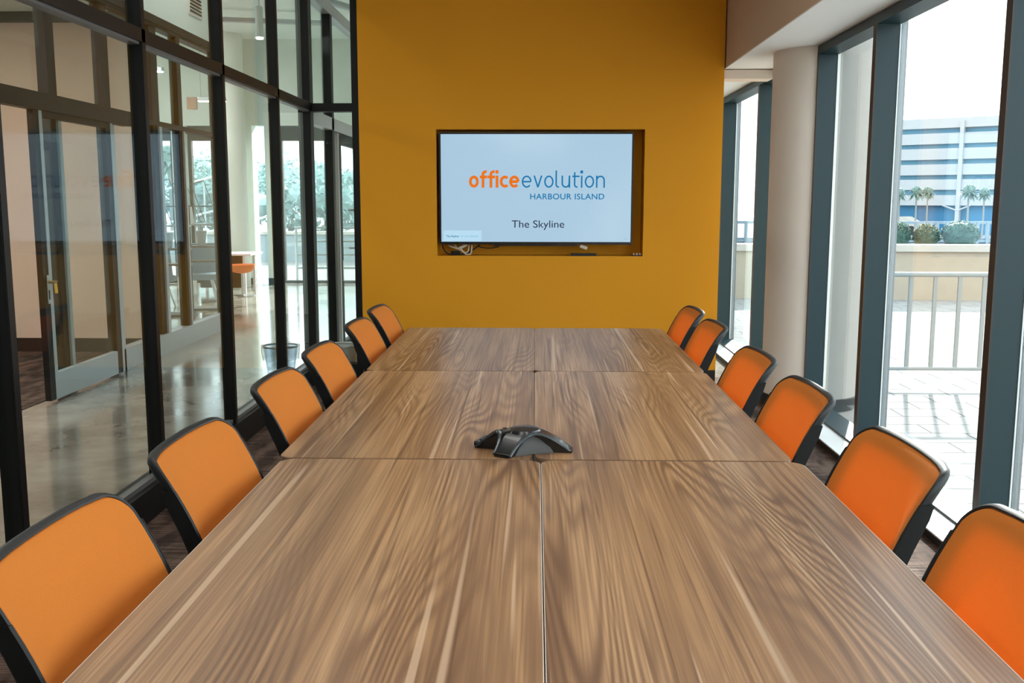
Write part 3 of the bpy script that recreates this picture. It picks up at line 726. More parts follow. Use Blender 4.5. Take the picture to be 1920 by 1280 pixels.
tag(cbl, 'black cable running from the conference phone into the table gap', 'cable')

# ================================================================== TELEVISION
class Strokes:
    """flat lettering drawn as thick strokes in the x-z plane, one polygon strip per stroke"""
    def __init__(s): s.mb = MB()
    def line(s, pts, wd, y0, y1):
        n = len(pts); L = []; R = []
        for i, (x, z) in enumerate(pts):
            a = pts[max(i-1, 0)]; b = pts[min(i+1, n-1)]
            dx, dz = b[0]-a[0], b[1]-a[1]; q = math.hypot(dx, dz) or 1
            L.append((x-dz/q*wd/2, z+dx/q*wd/2)); R.append((x+dz/q*wd/2, z-dx/q*wd/2))
        for i in range(n-1):
            s.mb.prism([L[i], L[i+1], R[i+1], R[i]], y0, y1, 'y')
def arc(cx, cz, rx, rz, a0, a1, n=18):
    return [(cx+rx*math.cos(math.radians(a0+(a1-a0)*k/n)), cz+rz*math.sin(math.radians(a0+(a1-a0)*k/n))) for k in range(n+1)]
def glyph(ch, w):
    h = w/2
    if ch == 'o': return [arc(.40, .5, .40-h, .5-h, 0, 360, 28)], .80
    if ch == 'f': return [[(.28, 0), (.28, 1.12)] + arc(.28+.26, 1.12, .26, .30-h+.02, 180, 82, 10), [(.02, 1-h), (.62, 1-h)]], .58
    if ch == 'i': return [[(h+.02, 0), (h+.02, 1)], arc(h+.02, 1.30, .055, .055, 0, 360, 12)], w+.06
    if ch == 'c': return [arc(.42, .5, .42-h, .5-h, 48, 312, 22)], .70
    if ch == 'e': return [arc(.42, .5, .42-h, .5-h, 0, 318, 26), [(h, .5), (.84-h, .5)]], .84
    if ch == 'v': return [[(h, 1), (.38, h*.6)], [(.38, h*.6), (.76-h, 1)]], .76
    if ch == 'l': return [[(h, 1.42), (h, .25)] + arc(h+.22, .25, .22, .25-h, 180, 275, 8)], .36
    if ch == 'u': return [[(h, 1), (h, .36)] + arc(.36, .36, .36-h, .36-h, 180, 350, 12) + [(.74-h, 1)], [(.74-h, 1), (.74-h, 0)]], .76
    if ch == 't': return [[(.20, 1.28), (.20, .26)] + arc(.20+.20, .26, .20, .26-h, 180, 285, 8), [(.0, 1-h), (.62, 1-h)]], .56
    if ch == 'n': return [[(h, 1), (h, 0)], [(h, .62)] + arc(.38, .62, .38-h, .38-h, 178, 0, 14) + [(.76-h, 0)]], .76
def word(txt, x0, x1, zb, xh, w, gap, m, nm, parent, y0, y1):
    tot = sum(glyph(c, w)[1] for c in txt) + gap*(len(txt)-1)
    k = (x1-x0)/(tot*xh); x = 0; st = Strokes()
    for c in txt:
        ss, adv = glyph(c, w)
        for s_ in ss:
            st.line([(x0+(x+px)*xh*k, zb+pz*xh) for px, pz in s_], (w if not (c == 'i' and len(s_) == 13) else .12+w*.35)*xh, y0, y1)
        x += adv+gap
    return st.mb.build(nm, m, parent)
def text_obj(body, x, z, width, height_hint, m, nm, parent, y, bold=0.0, spacing=1.0):
    cu = bpy.data.curves.new(nm, 'FONT'); cu.body = body; cu.size = 1; cu.extrude = 0.0; cu.offset = bold; cu.space_character = spacing
    o = bpy.data.objects.new('tmp', cu); C.objects.link(o)
    dg = bpy.context.evaluated_depsgraph_get(); me = bpy.data.meshes.new_from_object(o.evaluated_get(dg))
    bpy.data.objects.remove(o)
    xs = [v.co.x for v in me.vertices]; ys = [v.co.y for v in me.vertices]
    kx = width/(max(xs)-min(xs)); x0 = min(xs)
    caps = height_hint/0.7
    for v in me.vertices: v.co = Vector((x+(v.co.x-x0)*kx, y, z+v.co.y*caps))
    bm = bmesh.new(); bm.from_mesh(me)
    r = bmesh.ops.extrude_face_region(bm, geom=bm.faces[:])
    for q in r['geom']:
        if isinstance(q, bmesh.types.BMVert): q.co.y -= 0.0006
    bmesh.ops.recalc_face_normals(bm, faces=bm.faces); bm.to_mesh(me); bm.free()
    me.materials.clear(); me.materials.append(m)
    # one object per word: cut where the spaces are
    bm = bmesh.new(); bm.from_mesh(me); bm.verts.ensure_lookup_table()
    seen = set(); comps = []
    for v in bm.verts:
        if v in seen: continue
        st = [v]; seen.add(v); cc = []
        while st:
            q = st.pop(); cc.append(q)
            for e in q.link_edges:
                k = e.other_vert(q)
                if k not in seen: seen.add(k); st.append(k)
        comps.append((min(q.co.x for q in cc), max(q.co.x for q in cc), cc))
    comps.sort(key=lambda c: c[0])
    gaps = []; hi = comps[0][1]
    for i in range(1, len(comps)):
        gaps.append((comps[i][0]-hi, comps[i][0])); hi = max(hi, comps[i][1])
    cuts = sorted(g[1] for g in sorted(gaps, reverse=True)[:body.count(' ')])
    out = []
    for i in range(len(cuts)+1):
        b2 = bm.copy(); lo = cuts[i-1] if i else -1e9; up = cuts[i] if i < len(cuts) else 1e9
        kill = [v for v in b2.verts if not (lo-1e-6 <= v.co.x < up-1e-6)]
        bmesh.ops.delete(b2, geom=kill, context='VERTS')
        m2 = bpy.data.meshes.new(nm); b2.to_mesh(m2); b2.free(); m2.materials.append(m)
        q = bpy.data.objects.new(nm, m2); C.objects.link(q); q.parent = parent; out.append(q)
    bm.free(); bpy.data.meshes.remove(me)
    return out
def television():
    t = thing('television', 'wide flat television showing a pale blue welcome slide in the wall niche', 'television')
    a, b, z0, z1, y0, y1 = -0.790, 0.796, 1.137, 2.046, 8.155, 8.215
    MB().box(a, b, y0+0.004, y1, z0, z1).box(a, a+0.016, y0, y0+0.004, z0, z1).box(b-0.014, b, y0, y0+0.004, z0, z1).box(a+.016, b-.014, y0, y0+.004, z0, z0+0.022).box(a+.016, b-.014, y0, y0+.004, z1-0.016, z1).box(-0.35, 0.35, y0+0.01, y1-0.01, z0-0.012, z0).build('housing', M['tv_body'], t)
    MB().box(-0.25, 0.25, y1, 8.35, 1.35, 1.85).build('wall_bracket', M['black_frame'], t)
    s = MB().box(a+0.016, b-0.014, y0+0.001, y0+0.0038, z0+0.022, z1-0.016).build('screen', M['screen'], t)
    ya, yb = y0+0.0002, y0+0.001
    word('office', -0.545, -0.130, 1.600, 0.098, 0.235, 0.05, M['ink_orange'], 'lettering', s, ya, yb)
    word('evolution', -0.112, 0.566, 1.600, 0.098, 0.125, 0.16, M['ink_blue'], 'lettering', s, ya, yb)
    st = Strokes(); st.line(arc(0.585, 1.690, 0.006, 0.006, 0, 360, 12), 0.0015, ya, yb); st.mb.build('registered_mark', M['ink_pale'], s)
    text_obj('HARBOUR ISLAND', -0.043, 1.507, 0.606, 0.0455, M['ink_blue'], 'lettering', s, yb, 0.012, 1.06)
    text_obj('The Skyline', -0.194, 1.276, 0.432, 0.060, M['ink_dark'], 'lettering', s, yb, 0.0)
    bx = MB().box(-0.757, -0.443, y0+0.0007, y0+0.001, 1.166, 1.252).build('info_panel', M['screen_box'], s)
    text_obj('The Skyline', -0.735, 1.197, 0.105, 0.016, M['ink_mid'], 'lettering', s, y0+0.0007, 0.02)
    text_obj('IP: 192.168.8.94', -0.612, 1.197, 0.140, 0.014, M['ink_pale'], 'lettering', s, y0+0.0007, 0.0)
    text_obj('16:9', 0.725, 1.180, 0.03, 0.010, M['ink_pale'], 'lettering', s, yb, 0.0)
    return t
television()
# cables hanging in the niche under the screen
def cablebundle():
    t = thing('cable_bundle', 'tangle of black and white cables hanging under the left of the television', 'cables', (0, 0, 0))
    def cab(nm, pts, m, r=0.006):
        # smooth through the points
        P = [Vector(p) for p in pts]; out = []
        for i in range(len(P)-1):
            p0, p1, p2, p3 = P[max(i-1, 0)], P[i], P[i+1], P[min(i+2, len(P)-1)]
            for k in range(6):
                q = k/6
                out.append(0.5*((2*p1)+(p2-p0)*q+(2*p0-5*p1+4*p2-p3)*q*q+(3*p1-p0-3*p2+p3)*q**3))
        out.append(P[-1]); MB().tube(out, r, 8).build(nm, m, t, smooth=True)
    y = 8.19
    cab('white_cable', [(-.72, y+.01, 1.130), (-.70, y, 1.118), (-.645, y, 1.10), (-.60, y, 1.075), (-.575, y, 1.055), (-.545, y, 1.053), (-.53, y, 1.075), (-.528, y+.01, 1.130)], M['cable_white'])
    cab('white_cable', [(-.67, y+.01, 1.130), (-.64, y, 1.10), (-.615, y-.01, 1.098), (-.59, y, 1.07), (-.56, y, 1.075), (-.55, y+.01, 1.130)], M['cable_white'], 0.005)
    cab('black_cable', [(-.77, y+.01, 1.130), (-.76, y, 1.10), (-.725, y, 1.06), (-.66, y, 1.052), (-.57, y+.01, 1.06), (-.52, y+.01, 1.09), (-.46, y+.01, 1.130)], M['cable_black'])
    cab('black_cable', [(-.47, y+.01, 1.118), (-.42, y, 1.108), (-.36, y, 1.107), (-.30, y+.01, 1.118)], M['cable_black'], 0.005)
    MB().box(-.70, -.62, y-.005, y+.03, 1.046, 1.082).build('adapter', M['tv_body'], t, bevel=0.004)
    MB().box(-0.04, 0.04, -0.012, 0.012, -0.011, 0.011, Matrix.Translation((-.60, y, 1.118)) @ Matrix.Rotation(-0.5, 4, 'Y')).build('connector', M['cable_white'], t, bevel=0.003)
cablebundle()
mb_ = MB().box(0.29, 0.505, 8.15, 8.21, RZ0, RZ0+0.022).build('soundbar', M['tv_body'], bevel=0.003)
tag(mb_, 'slim black box lying on the niche ledge under the television', 'device')
wt = MB().box(-0.03, 0.03, -0.008, 0.008, -0.013, 0.013, Matrix.Translation((0.40, 8.17, 1.116)) @ Matrix.Rotation(0.35, 4, 'Y')).tube([(0.40, 8.17, 1.12), (0.385, 8.185, 1.15)], 0.004, 8).build('cable_tag', M['cable_white'], bevel=0.002)
tag(wt, 'small white tag hanging under the right of the television', 'tag')
def dongle():
    t = thing('power_strip', 'tiny row of plugs at the right end of the niche ledge', 'plugs')
    MB().box(0.80, 0.875, 8.155, 8.19, RZ0, RZ0+0.010).build('strip_body', M['tv_body'], t)
    for x in (0.812, 0.838, 0.863): MB().box(x-0.005, x+0.005, 8.158, 8.18, RZ0+0.010, RZ0+0.024).build('plug', M['cable_white'], t)
dongle()

# ================================================================== LAMPS (room and lobby) AND ADDED FILL PANELS
def linear_lamp(label, x, y, z, L, ztop, m, along='y', group=None):
    t = thing('linear_pendant', label, 'ceiling light', (x, y, z), 0 if along == 'y' else PI/2, group)
    MB().box(-0.05, 0.05, -L/2, L/2, 0.012, 0.07).build('housing', M['silver_frame'], t, bevel=0.004)
    MB().box(-0.044, 0.044, -L/2+0.01, L/2-0.01, 0.0, 0.012).build('diffuser', m, t)
    for s_ in (-1, 1): MB().tube([(0, s_*L*0.4, 0.07), (0, s_*L*0.4, ztop-z)], 0.003, 6).build('cable', M['grey_metal'], t)
    return t
linear_lamp('linear pendant over the near end of the table', -0.25, 1.15, 2.60, 1.2, ZC, M['lamp'], 'x')
linear_lamp('linear pendant behind the camera', -0.05, -2.1, 2.55, 1.2, ZC, M['lamp'], 'x')
linear_lamp('linear pendant in the room across the corridor', -5.2, 7.6, 2.95, 1.6, 3.25, M['lamp'], 'x')
linear_lamp('linear light in the lobby seen between the bronze posts', -6.24, 15.2, 3.42, 1.2, ZL, M['lamp_lobby'], 'x')
linear_lamp('linear light in the lobby in front of the palm window', -5.30, 16.4, 3.10, 0.45, ZL, M['lamp_lobby'], 'x')
def fill_panel(label, x, y, zc, wx, wy, m, group):  # unseen glowing panel, added only for fill light
    t = thing('added_fill_panel', label, 'ceiling light', (x, y, zc), 0, group)
    MB().box(-wx/2-0.02, wx/2+0.02, -wy/2-0.02, wy/2+0.02, -0.02, 0.0).build('frame', M['ceiling_paint'], t)
    MB().box(-wx/2, wx/2, -wy/2, wy/2, -0.026, -0.02).build('diffuser', m, t)
for k, (x, y) in enumerate(((-1.0, -1.6), (0.7, -1.6), (-1.0, 1.2), (0.7, 1.2), (-1.0, 4.0), (0.7, 4.0))):
    fill_panel('unseen fill light panel added on the conference room ceiling', x, y, ZC, 0.6, 1.2, M['panel'], 'added fill panels over the conference table')  # added out of view to lift the light on chairs and table
for k, y in enumerate((5.2, 7.6, 10.0)):
    fill_panel('unseen fill light panel added over the corridor', -3.15, y, ZL, 0.22, 1.8, M['fill_corridor'], 'added fill panels over the corridor')  # added above the view to brighten corridor and upper wall
for k, y in enumerate((5.0, 7.0)):
    fill_panel('unseen fill light panel added in the room across the corridor', -5.0, y, 3.25, 0.6, 1.2, M['fill_room'], 'added fill panels of the room across the corridor')  # added fill so the beige room reads brighter
for k, y in enumerate((11.5, 14.5)):
    fill_panel('unseen fill light panel added in the lobby', -6.2, y, ZL, 0.6, 1.2, M['fill_lobby'], 'added fill panels of the lobby')  # added out of sight to lift the lobby light
def can_lamp():
    t = thing('cylinder_pendant', 'slim white cylinder light hanging from the lobby ceiling', 'ceiling light', (-3.55, 13.0, 3.55))
    MB().lathe([(0.05, 0.02), (0.05, 0.40), (0.03, 0.41)], 24).build('shade', M['lobby_paint'], t, smooth=True)
    MB().lathe([(0.042, 0.0), (0.046, 0.02)], 24).build('diffuser', M['lamp_lobby'], t)
    MB().tube([(0, 0, 0.41), (0, 0, ZL-3.55)], 0.008, 8).build('stem', M['lobby_paint'], t)
can_lamp()
def vent():
    t = thing('vent_grille', 'white louvred vent grille high on the upper wall', 'vent', (XO, 10.78, 3.60))
    MB().box(0, 0.012, -0.20, 0.20, -0.17, 0.20).build('frame', M['ceiling_paint'], t)
    for k in range(9): MB().box(0.012, 0.022, -0.17, 0.17, -0.14+0.036*k, -0.128+0.036*k).build('slat', M['brown_frame'], t)
vent()
for k, (p, q, r) in enumerate((((-4.9, 9.0, 4.1), (-2.2, 14.6, 4.1), 0.05), ((-5.2, 11.5, 4.18), (-2.0, 12.4, 4.18), 0.035), ((-5.6, 14.8, 4.15), (-2.0, 15.6, 4.15), 0.04))):
    o = MB().tube([p, q], r, 12)
    for f in (0.2, 0.8):
        c = Vector(p).lerp(Vector(q), f); o.tube([c, (c.x, c.y, ZL)], 0.008, 6)
    tag(o.build('ceiling_pipe', M['silver_frame'], smooth=True), ['thick pale pipe running along the lobby ceiling', 'thin pale conduit crossing the lobby ceiling nearer the glass', 'pale conduit crossing the lobby ceiling near the end wall'][k], 'pipe', 'pipes under the lobby ceiling')
tag(MB().box(-6.18, -6.0, YB-0.03, YB, 3.10, 3.31).build('wall_sign', M['sign_red'], bevel=0.003), 'small pale red sign high on the lobby end wall', 'sign')

# ================================================================== LOBBY FURNITURE
def desk():
    t = thing('lobby_desk', 'white topped desk with dark modesty panel beside the lobby column', 'desk', (-4.84, 16.15, 0))
    MB().box(-0.75, 0.26, -0.36, 0.36, 0.62, 0.65).build('desktop', M['white_laminate'], t, bevel=0.003)
    MB().box(-0.62, 0.12, -0.22, -0.195, 0.09, 0.62).build('modesty_panel', M['desk_dark'], t)
    for x in (-0.68, 0.13):
        MB().box(x-0.02, x+0.02, -0.30, -0.26, 0.0, 0.62).build('leg', M['white_laminate'], t)
        MB().box(x-0.02, x+0.02, 0.26, 0.30, 0.0, 0.62).build('leg', M['white_laminate'], t)
desk()
def stool():
    t = thing('lobby_stool', 'orange shell seat tucked in front of the lobby desk', 'chair', (-4.64, 15.50, 0))
    MB().lathe([(0.05, 0.36), (0.14, 0.38), (0.20, 0.44), (0.21, 0.50), (0.195, 0.50), (0.12, 0.41), (0.0, 0.395)], 28, cap=False).build('seat', M['orange_box'], t, smooth=True)
    MB().tube([(0, 0, 0.02), (0, 0, 0.37)], 0.02, 12).lathe([(0.2, 0.0), (0.2, 0.012), (0.03, 0.025)], 24).build('pedestal', M['chrome'], t, smooth=True)
stool()
def rack(label, x, y, flip):
    t = thing('literature_stand', label, 'stand', (x, y, 0), 0.25*flip)
    for sx in (-0.22, 0.22):
        MB().tube([(sx, 0.12, 0.03), (sx, 0.12, 1.38), (sx, 0.10, 1.42), (sx*0.9, 0.08, 1.43)], 0.009, 8).build('upright', M['dark_wire'], t, smooth=True)
    MB().tube([(-0.22, 0.12, 1.42), (0.22, 0.12, 1.42)], 0.008, 8).build('crossbar', M['dark_wire'], t)
    MB().box(-0.26, 0.26, -0.2, 0.2, 0.0, 0.03).build('foot', M['dark_wire'], t)
    for k, z in enumerate((1.16, 0.86, 0.66)):
        MB().box(-0.24, 0.24, -0.14, 0.13, z, z+0.022).build('shelf', M['wood_dark'] if k else M['silver_frame'], t)
    for sx in (-0.13, 0.11):
        mt = Matrix.Translation((sx, -0.02, 1.18)) @ Matrix.Rotation(-0.30*flip, 4, 'Y') @ Matrix.Rotation(0.25, 4, 'X')
        p = MB().box(-0.085, 0.085, -0.004, 0.004, 0.0, 0.60, mt).build('display_panel', M['acrylic'], t)
        MB().box(-0.09, -0.082, -0.008, 0.008, 0.0, 0.61, mt).box(0.082, 0.09, -0.008, 0.008, 0.0, 0.61, mt).box(-0.09, 0.09, -0.008, 0.008, 0.60, 0.61, mt).build('panel_rim', M['dark_wire'], p)
    MB().box(-0.18, 0.02, -0.10, -0.09, 1.18, 1.42, Matrix.Rotation(-0.12, 4, 'Y')).build('leaflet', M['paper'], t)
    mt = Matrix.Translation((-0.02, 0.02, 0.885))
    MB().lathe([(0.05, 0), (0.07, 0.16), (0.075, 0.20)], 20, (-0.05, 0, 0.885)).build('holder', M['silver_frame'], t, smooth=True)
    return t
rack('dark wire literature stand with slanted clear panels, seen left of the bronze post', -4.72, 12.75, 1)
rack('wire literature stand with one tall slanted clear panel, right of the bronze post', -4.55, 13.55, 1)
def lounge(label, x, y, rz):
    t = thing('lounge_chair', label, 'chair', (x, y, 0), rz)
    R = []
    for k in range(9):
        a = -1.2+2.4*k/8
        R.append([Vector((0.34*math.sin(a), 0.30-0.34*math.cos(a)*0.9+dy, z)) for dy, z in ((0, 0.40), (-0.06, 0.88), (-0.03, 0.89), (0.035, 0.40))])
    MB().rings(R).build('shell_back', M['blue_grey'], t, smooth=True)
    sr = [[Vector((a, 0.12+b, z)) for a, b in rrect(0.30-i, 0.28-i, 0.12)] for i, z in ((0.03, 0.36), (0.0, 0.38), (0.0, 0.44), (0.04, 0.46))]
    MB().rings(sr).build('seat', M['blue_grey'], t, smooth=True)
    for sx in (-1, 1):
        for sy in (-1, 1): MB().tube([(sx*0.16, 0.12+sy*0.14, 0.37), (sx*0.24, 0.12+sy*0.22, 0.0)], [0.016, 0.011], 10).build('leg', M['white_laminate'], t, smooth=True)
lounge('blue grey shell lounge chair behind the literature stands', -4.86, 14.2, 0.4)
lounge('darker blue grey lounge chair half hidden by the bronze post', -5.45, 13.6, -0.3)
def side_table():
    t = thing('low_table', 'white low table carrying an orange box', 'table', (-5.20, 15.40, 0))
    MB().box(-0.33, 0.33, -0.3, 0.3, 0.47, 0.50).build('tabletop', M['white_laminate'], t, bevel=0.003)
    for sx in (-1, 1):
        for sy in (-1, 1): MB().tube([(sx*0.29, sy*0.24, 0), (sx*0.29, sy*0.24, 0.47)], 0.015, 10).build('leg', M['white_laminate'], t)
side_table()
tag(MB().box(-5.08, -4.97, 15.20, 15.32, 0.50, 0.64).build('orange_box', M['orange_box'], bevel=0.008), 'small orange box standing on the white low table', 'box')
# waste bins with liners
def bin_(label, x, y, bagm, fancy):
    t = thing('waste_bin', label, 'bin', (x, y, 0.002))
    prof = [(0.118, 0.0), (0.148, 0.225)]
    MB().lathe(prof + [(0.143, 0.225), (0.114, 0.008), (0.0, 0.008)], 30, cap=False).build('bucket', bagm if fancy else M['acrylic'], t, smooth=True)
    MB().lathe([(0.150, 0.222), (0.157, 0.230), (0.150, 0.238), (0.145, 0.230), (0.150, 0.222)], 30, cap=False).build('rim', M['mesh_bin'], t, smooth=True)
    R = []
    for z, r in ((0.238, 0.150), (0.242, 0.163), (0.18, 0.160), (0.11, 0.152)):
        R.append([Vector(((r+random.uniform(-.006, .008))*math.cos(2*PI*k/30), (r+random.uniform(-.006, .008))*math.sin(2*PI*k/30), z+random.uniform(-.008, .008))) for k in range(30)])
    MB().rings(R, cap=False).build('liner', bagm, t, smooth=True)
bin_('clear waste bin with a plastic liner on the concrete corridor floor', -2.23, 8.50, M['plastic_bag'], False)
bin_('waste bin with a white bag behind the narrow glass panel', -1.69, 8.52, M['bag_white'], True)

# ================================================================== OUTSIDE RIGHT
def railing():
    t = thing('patio_railing', 'low metal railing with thin upright bars on the sunny patio', 'railing', (0, 0, 0))
    Y = 8.495
    MB().tube([(2.62, Y, 0.875), (5.2, Y, 0.875)], 0.022, 10).build('top_rail', M['rail'], t)
    MB().tube([(2.62, Y, 0.062), (5.2, Y, 0.062)], 0.018, 10).build('bottom_rail', M['rail'], t)
    for k in range(12): MB().box(2.80+0.208*k-0.016, 2.80+0.208*k+0.016, Y-0.010, Y+0.010, 0.06, 0.87).build('baluster', M['rail'], t)
    for x in (2.64, 5.18): MB().box(x-0.025, x+0.025, Y-0.025, Y+0.025, ZO, 0.875).build('post', M['rail'], t)
railing()
def shrub(label, x, y, r, h, m):
    t = thing('clipped_shrub', label, 'shrub', (x, y, 0.74), 0, 'clipped shrubs on the planter')
    random.seed(int(x*1000))
    mb = MB().blob((0, 0, h*0.42), 1.0, 3, 0.05, (r*0.93, r*0.9, h*0.56))
    for v in mb.bm.verts: v.co.z = max(v.co.z, 0.004)
    for k in range(900):
        a = random.uniform(0, 2*PI); u = random.uniform(-0.25, 1); s_ = math.sqrt(1-u*u) if u > 0 else 1
        p = Vector((r*s_*math.cos(a), r*s_*math.sin(a), h*0.42+h*0.57*u))*random.uniform(0.95, 1.04)
        e1 = Vector((random.gauss(0, 1), random.gauss(0, 1), random.gauss(0, 1))).normalized()*0.016; e2 = e1.cross(Vector((random.gauss(0, 1), random.gauss(0, 1), 1))).normalized()*0.010
        mb.quad(p-e1, p-e2, p+e1, p+e2)
    mb.build('foliage', m, t)
    tip = MB()
    for k in range(260):
        a = random.uniform(0, 2*PI); u = random.uniform(0.35, 1); s_ = math.sqrt(1-u*u)
        p = Vector((r*s_*math.cos(a), r*s_*math.sin(a), h*0.42+h*0.57*u))*random.uniform(1.03, 1.08)
        e1 = Vector((random.gauss(0, 1), random.gauss(0, 1), random.gauss(0, 1))).normalized()*0.014; e2 = e1.cross(Vector((0, 0, 1))).normalized()*0.007
        tip.quad(p-e1, p-e2, p+e1, p+e2)
    tip.build('new_growth', M['leaf_pale'], t)
shrub('small rounded shrub half hidden by the window frame, left of three', 6.19, 17.02, 0.19, 0.40, M['leaf_shrub'])
shrub('middle rounded shrub of the three on the planter', 6.655, 17.02, 0.215, 0.37, M['leaf_shrub'])
shrub('widest rounded shrub on the right of the planter', 7.235, 17.05, 0.31, 0.42, M['leaf_shrub'])
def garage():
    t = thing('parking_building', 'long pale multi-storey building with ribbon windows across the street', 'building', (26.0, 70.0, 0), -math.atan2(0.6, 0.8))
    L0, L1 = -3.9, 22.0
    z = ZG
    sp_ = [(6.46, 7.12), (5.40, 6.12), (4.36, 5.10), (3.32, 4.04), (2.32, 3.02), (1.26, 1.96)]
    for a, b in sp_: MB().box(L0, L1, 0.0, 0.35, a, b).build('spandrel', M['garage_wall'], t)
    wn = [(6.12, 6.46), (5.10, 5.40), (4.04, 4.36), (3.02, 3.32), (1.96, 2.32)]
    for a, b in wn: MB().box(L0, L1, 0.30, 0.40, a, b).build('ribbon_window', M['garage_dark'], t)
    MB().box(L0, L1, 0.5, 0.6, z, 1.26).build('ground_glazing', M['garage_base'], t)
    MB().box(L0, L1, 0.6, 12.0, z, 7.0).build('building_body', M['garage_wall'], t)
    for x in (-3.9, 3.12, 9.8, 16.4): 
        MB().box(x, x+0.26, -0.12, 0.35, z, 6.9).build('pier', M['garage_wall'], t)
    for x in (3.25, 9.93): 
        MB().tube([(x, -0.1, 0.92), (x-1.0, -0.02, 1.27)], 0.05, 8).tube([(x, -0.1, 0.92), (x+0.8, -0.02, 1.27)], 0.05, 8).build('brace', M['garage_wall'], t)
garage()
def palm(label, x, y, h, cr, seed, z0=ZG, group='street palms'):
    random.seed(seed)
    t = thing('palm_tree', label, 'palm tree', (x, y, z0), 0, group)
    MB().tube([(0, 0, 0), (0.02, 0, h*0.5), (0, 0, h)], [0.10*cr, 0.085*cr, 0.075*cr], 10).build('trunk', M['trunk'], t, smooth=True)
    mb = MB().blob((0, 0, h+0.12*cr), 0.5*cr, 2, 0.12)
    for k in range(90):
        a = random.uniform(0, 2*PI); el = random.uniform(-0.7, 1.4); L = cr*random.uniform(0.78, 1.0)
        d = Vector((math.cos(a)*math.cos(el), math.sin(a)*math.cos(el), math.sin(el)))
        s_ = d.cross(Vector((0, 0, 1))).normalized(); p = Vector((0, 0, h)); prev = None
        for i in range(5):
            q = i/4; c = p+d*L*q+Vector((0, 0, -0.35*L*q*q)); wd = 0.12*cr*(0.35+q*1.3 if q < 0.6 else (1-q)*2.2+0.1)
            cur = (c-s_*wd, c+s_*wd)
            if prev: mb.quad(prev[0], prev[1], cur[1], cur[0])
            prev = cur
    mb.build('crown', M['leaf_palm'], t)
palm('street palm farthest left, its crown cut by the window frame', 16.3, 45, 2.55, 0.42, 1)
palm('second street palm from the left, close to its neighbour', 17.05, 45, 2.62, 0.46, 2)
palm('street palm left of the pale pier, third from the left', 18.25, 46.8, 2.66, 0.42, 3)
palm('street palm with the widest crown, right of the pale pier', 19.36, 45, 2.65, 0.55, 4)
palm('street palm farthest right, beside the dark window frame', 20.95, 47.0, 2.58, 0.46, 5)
def lowfence():
    t = thing('street_fence', 'pale low picket fence behind the planter', 'fence', (0, 0, 0), 0)
    y = 30.0
    MB().box(6.0, 17.0, y, y+0.05, 0.84, 0.92).box(6.0, 17.0, y, y+0.05, 0.30, 0.36).build('rail', M['fence'], t)
    for k in range(37): MB().box(6.0+0.3*k, 6.09+0.3*k, y-0.02, y+0.07, ZG, 0.90).build('picket', M['fence'], t)
    MB().box(6.0, 17.0, y+0.08, y+0.12, ZG, 0.42).build('screen_panel', M['fence'], t)
lowfence()
def car(label, x, y, m):
    t = thing('parked_car', label, 'car', (x, y, ZG), -0.64)
    R = [[Vector((-1.9+3.8*q, s_, z)) for q, z in ((0, .35), (0, .75), (.18, .82), (.32, 1.2), (.68, 1.22), (.85, .85), (1, .75), (1, .35))] for s_ in (-0.8, -0.78, 0.78, 0.8)]
    MB().rings(R).build('car_body', m, t, bevel=0.03)
    for sx in (-1.15, 1.15):
        for s_ in (-0.75, 0.75): MB().tube([(sx, s_-0.1, 0.31), (sx, s_+0.1, 0.31)], 0.31, 16).build('wheel', M['cable_black'], t)
car('pale car parked by the pale building, behind the street palms', 24.6, 68.0, M['concrete_cap'])

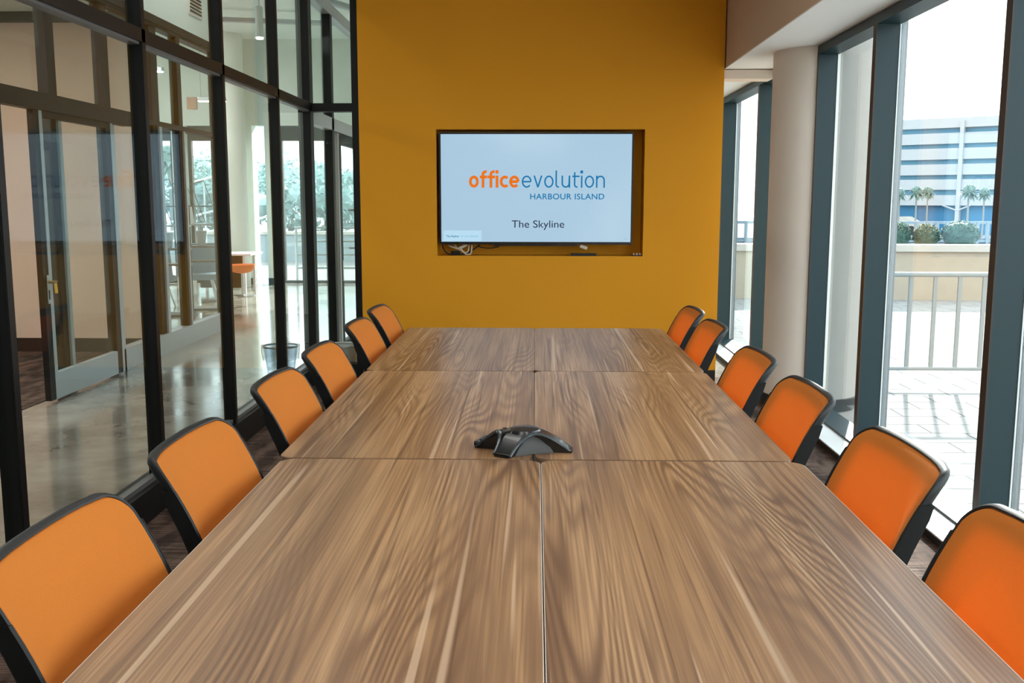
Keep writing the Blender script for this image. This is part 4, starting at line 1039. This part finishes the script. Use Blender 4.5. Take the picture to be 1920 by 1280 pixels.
# ================================================================== OUTSIDE THE LOBBY (north)
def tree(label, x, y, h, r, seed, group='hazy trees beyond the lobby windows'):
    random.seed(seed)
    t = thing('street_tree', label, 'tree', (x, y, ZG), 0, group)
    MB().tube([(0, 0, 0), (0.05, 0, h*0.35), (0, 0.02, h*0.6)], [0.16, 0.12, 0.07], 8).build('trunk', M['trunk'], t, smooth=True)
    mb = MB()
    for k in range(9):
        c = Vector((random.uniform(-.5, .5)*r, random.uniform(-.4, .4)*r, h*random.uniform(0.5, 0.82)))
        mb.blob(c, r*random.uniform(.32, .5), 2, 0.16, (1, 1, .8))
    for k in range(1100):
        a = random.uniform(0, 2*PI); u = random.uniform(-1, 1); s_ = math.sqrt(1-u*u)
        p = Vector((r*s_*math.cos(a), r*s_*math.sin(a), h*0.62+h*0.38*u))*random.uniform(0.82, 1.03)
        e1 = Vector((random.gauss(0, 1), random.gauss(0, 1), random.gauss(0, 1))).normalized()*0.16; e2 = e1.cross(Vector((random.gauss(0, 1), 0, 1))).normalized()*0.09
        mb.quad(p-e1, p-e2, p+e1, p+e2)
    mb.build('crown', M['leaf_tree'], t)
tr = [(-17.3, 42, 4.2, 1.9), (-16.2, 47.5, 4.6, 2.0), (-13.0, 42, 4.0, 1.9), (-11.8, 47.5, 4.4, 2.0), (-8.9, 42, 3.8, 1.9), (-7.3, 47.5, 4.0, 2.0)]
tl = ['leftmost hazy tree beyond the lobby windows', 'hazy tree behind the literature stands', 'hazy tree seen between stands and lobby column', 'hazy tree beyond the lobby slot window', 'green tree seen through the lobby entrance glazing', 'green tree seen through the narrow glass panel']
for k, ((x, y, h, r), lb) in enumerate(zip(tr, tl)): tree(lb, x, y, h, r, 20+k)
palm('tall hazy palm beyond the lobby windows', -13.3, 36.0, 3.7, 0.8, 11, group='palm beyond the lobby')
def terrace():
    t = thing('terrace_wall', 'low grey terrace wall with pale cap outside the lobby windows', 'wall', (0, 0, 0))
    MB().box(-14.0, 1.5, 26.0, 26.3, ZO, 0.62).build('wall_body', M['terrace'], t)
    MB().box(-14.0, 1.5, 25.95, 26.35, 0.62, 0.70).build('wall_cap', M['concrete_cap'], t)
terrace()
def ramp_rail():
    t = thing('ramp_handrail', 'white sloping handrails of a ramp outside the lobby windows', 'railing', (0, 0, 0))
    y = 21.5
    for dz in (0.0, 0.42, 1.15): MB().tube([(-8.2, y, 0.55+dz), (-5.6, y, 1.22+dz)], 0.025, 8).build('rail', M['rail_white'], t)
    for x in (-8.1, -7.2, -6.3, -5.65):
        MB().tube([(x, y, ZO-0.02), (x, y, 0.55+0.2577*(x+8.2)+1.15)], 0.02, 8).build('post', M['rail_white'], t)
ramp_rail()

def guard_rail():
    t = thing('guard_railing', 'grey railing of horizontal bars right outside the lobby entrance glazing', 'railing', (0, 0, 0))
    y = 18.45
    for z in (0.25, 0.50, 0.75, 1.00): MB().tube([(-4.5, y, z), (-1.95, y, z)], 0.022, 8).build('rail', M['rail'], t)
    for x in (-4.48, -3.2, -1.97): MB().tube([(x, y, ZO), (x, y, 1.0)], 0.024, 8).build('post', M['rail'], t)
guard_rail()
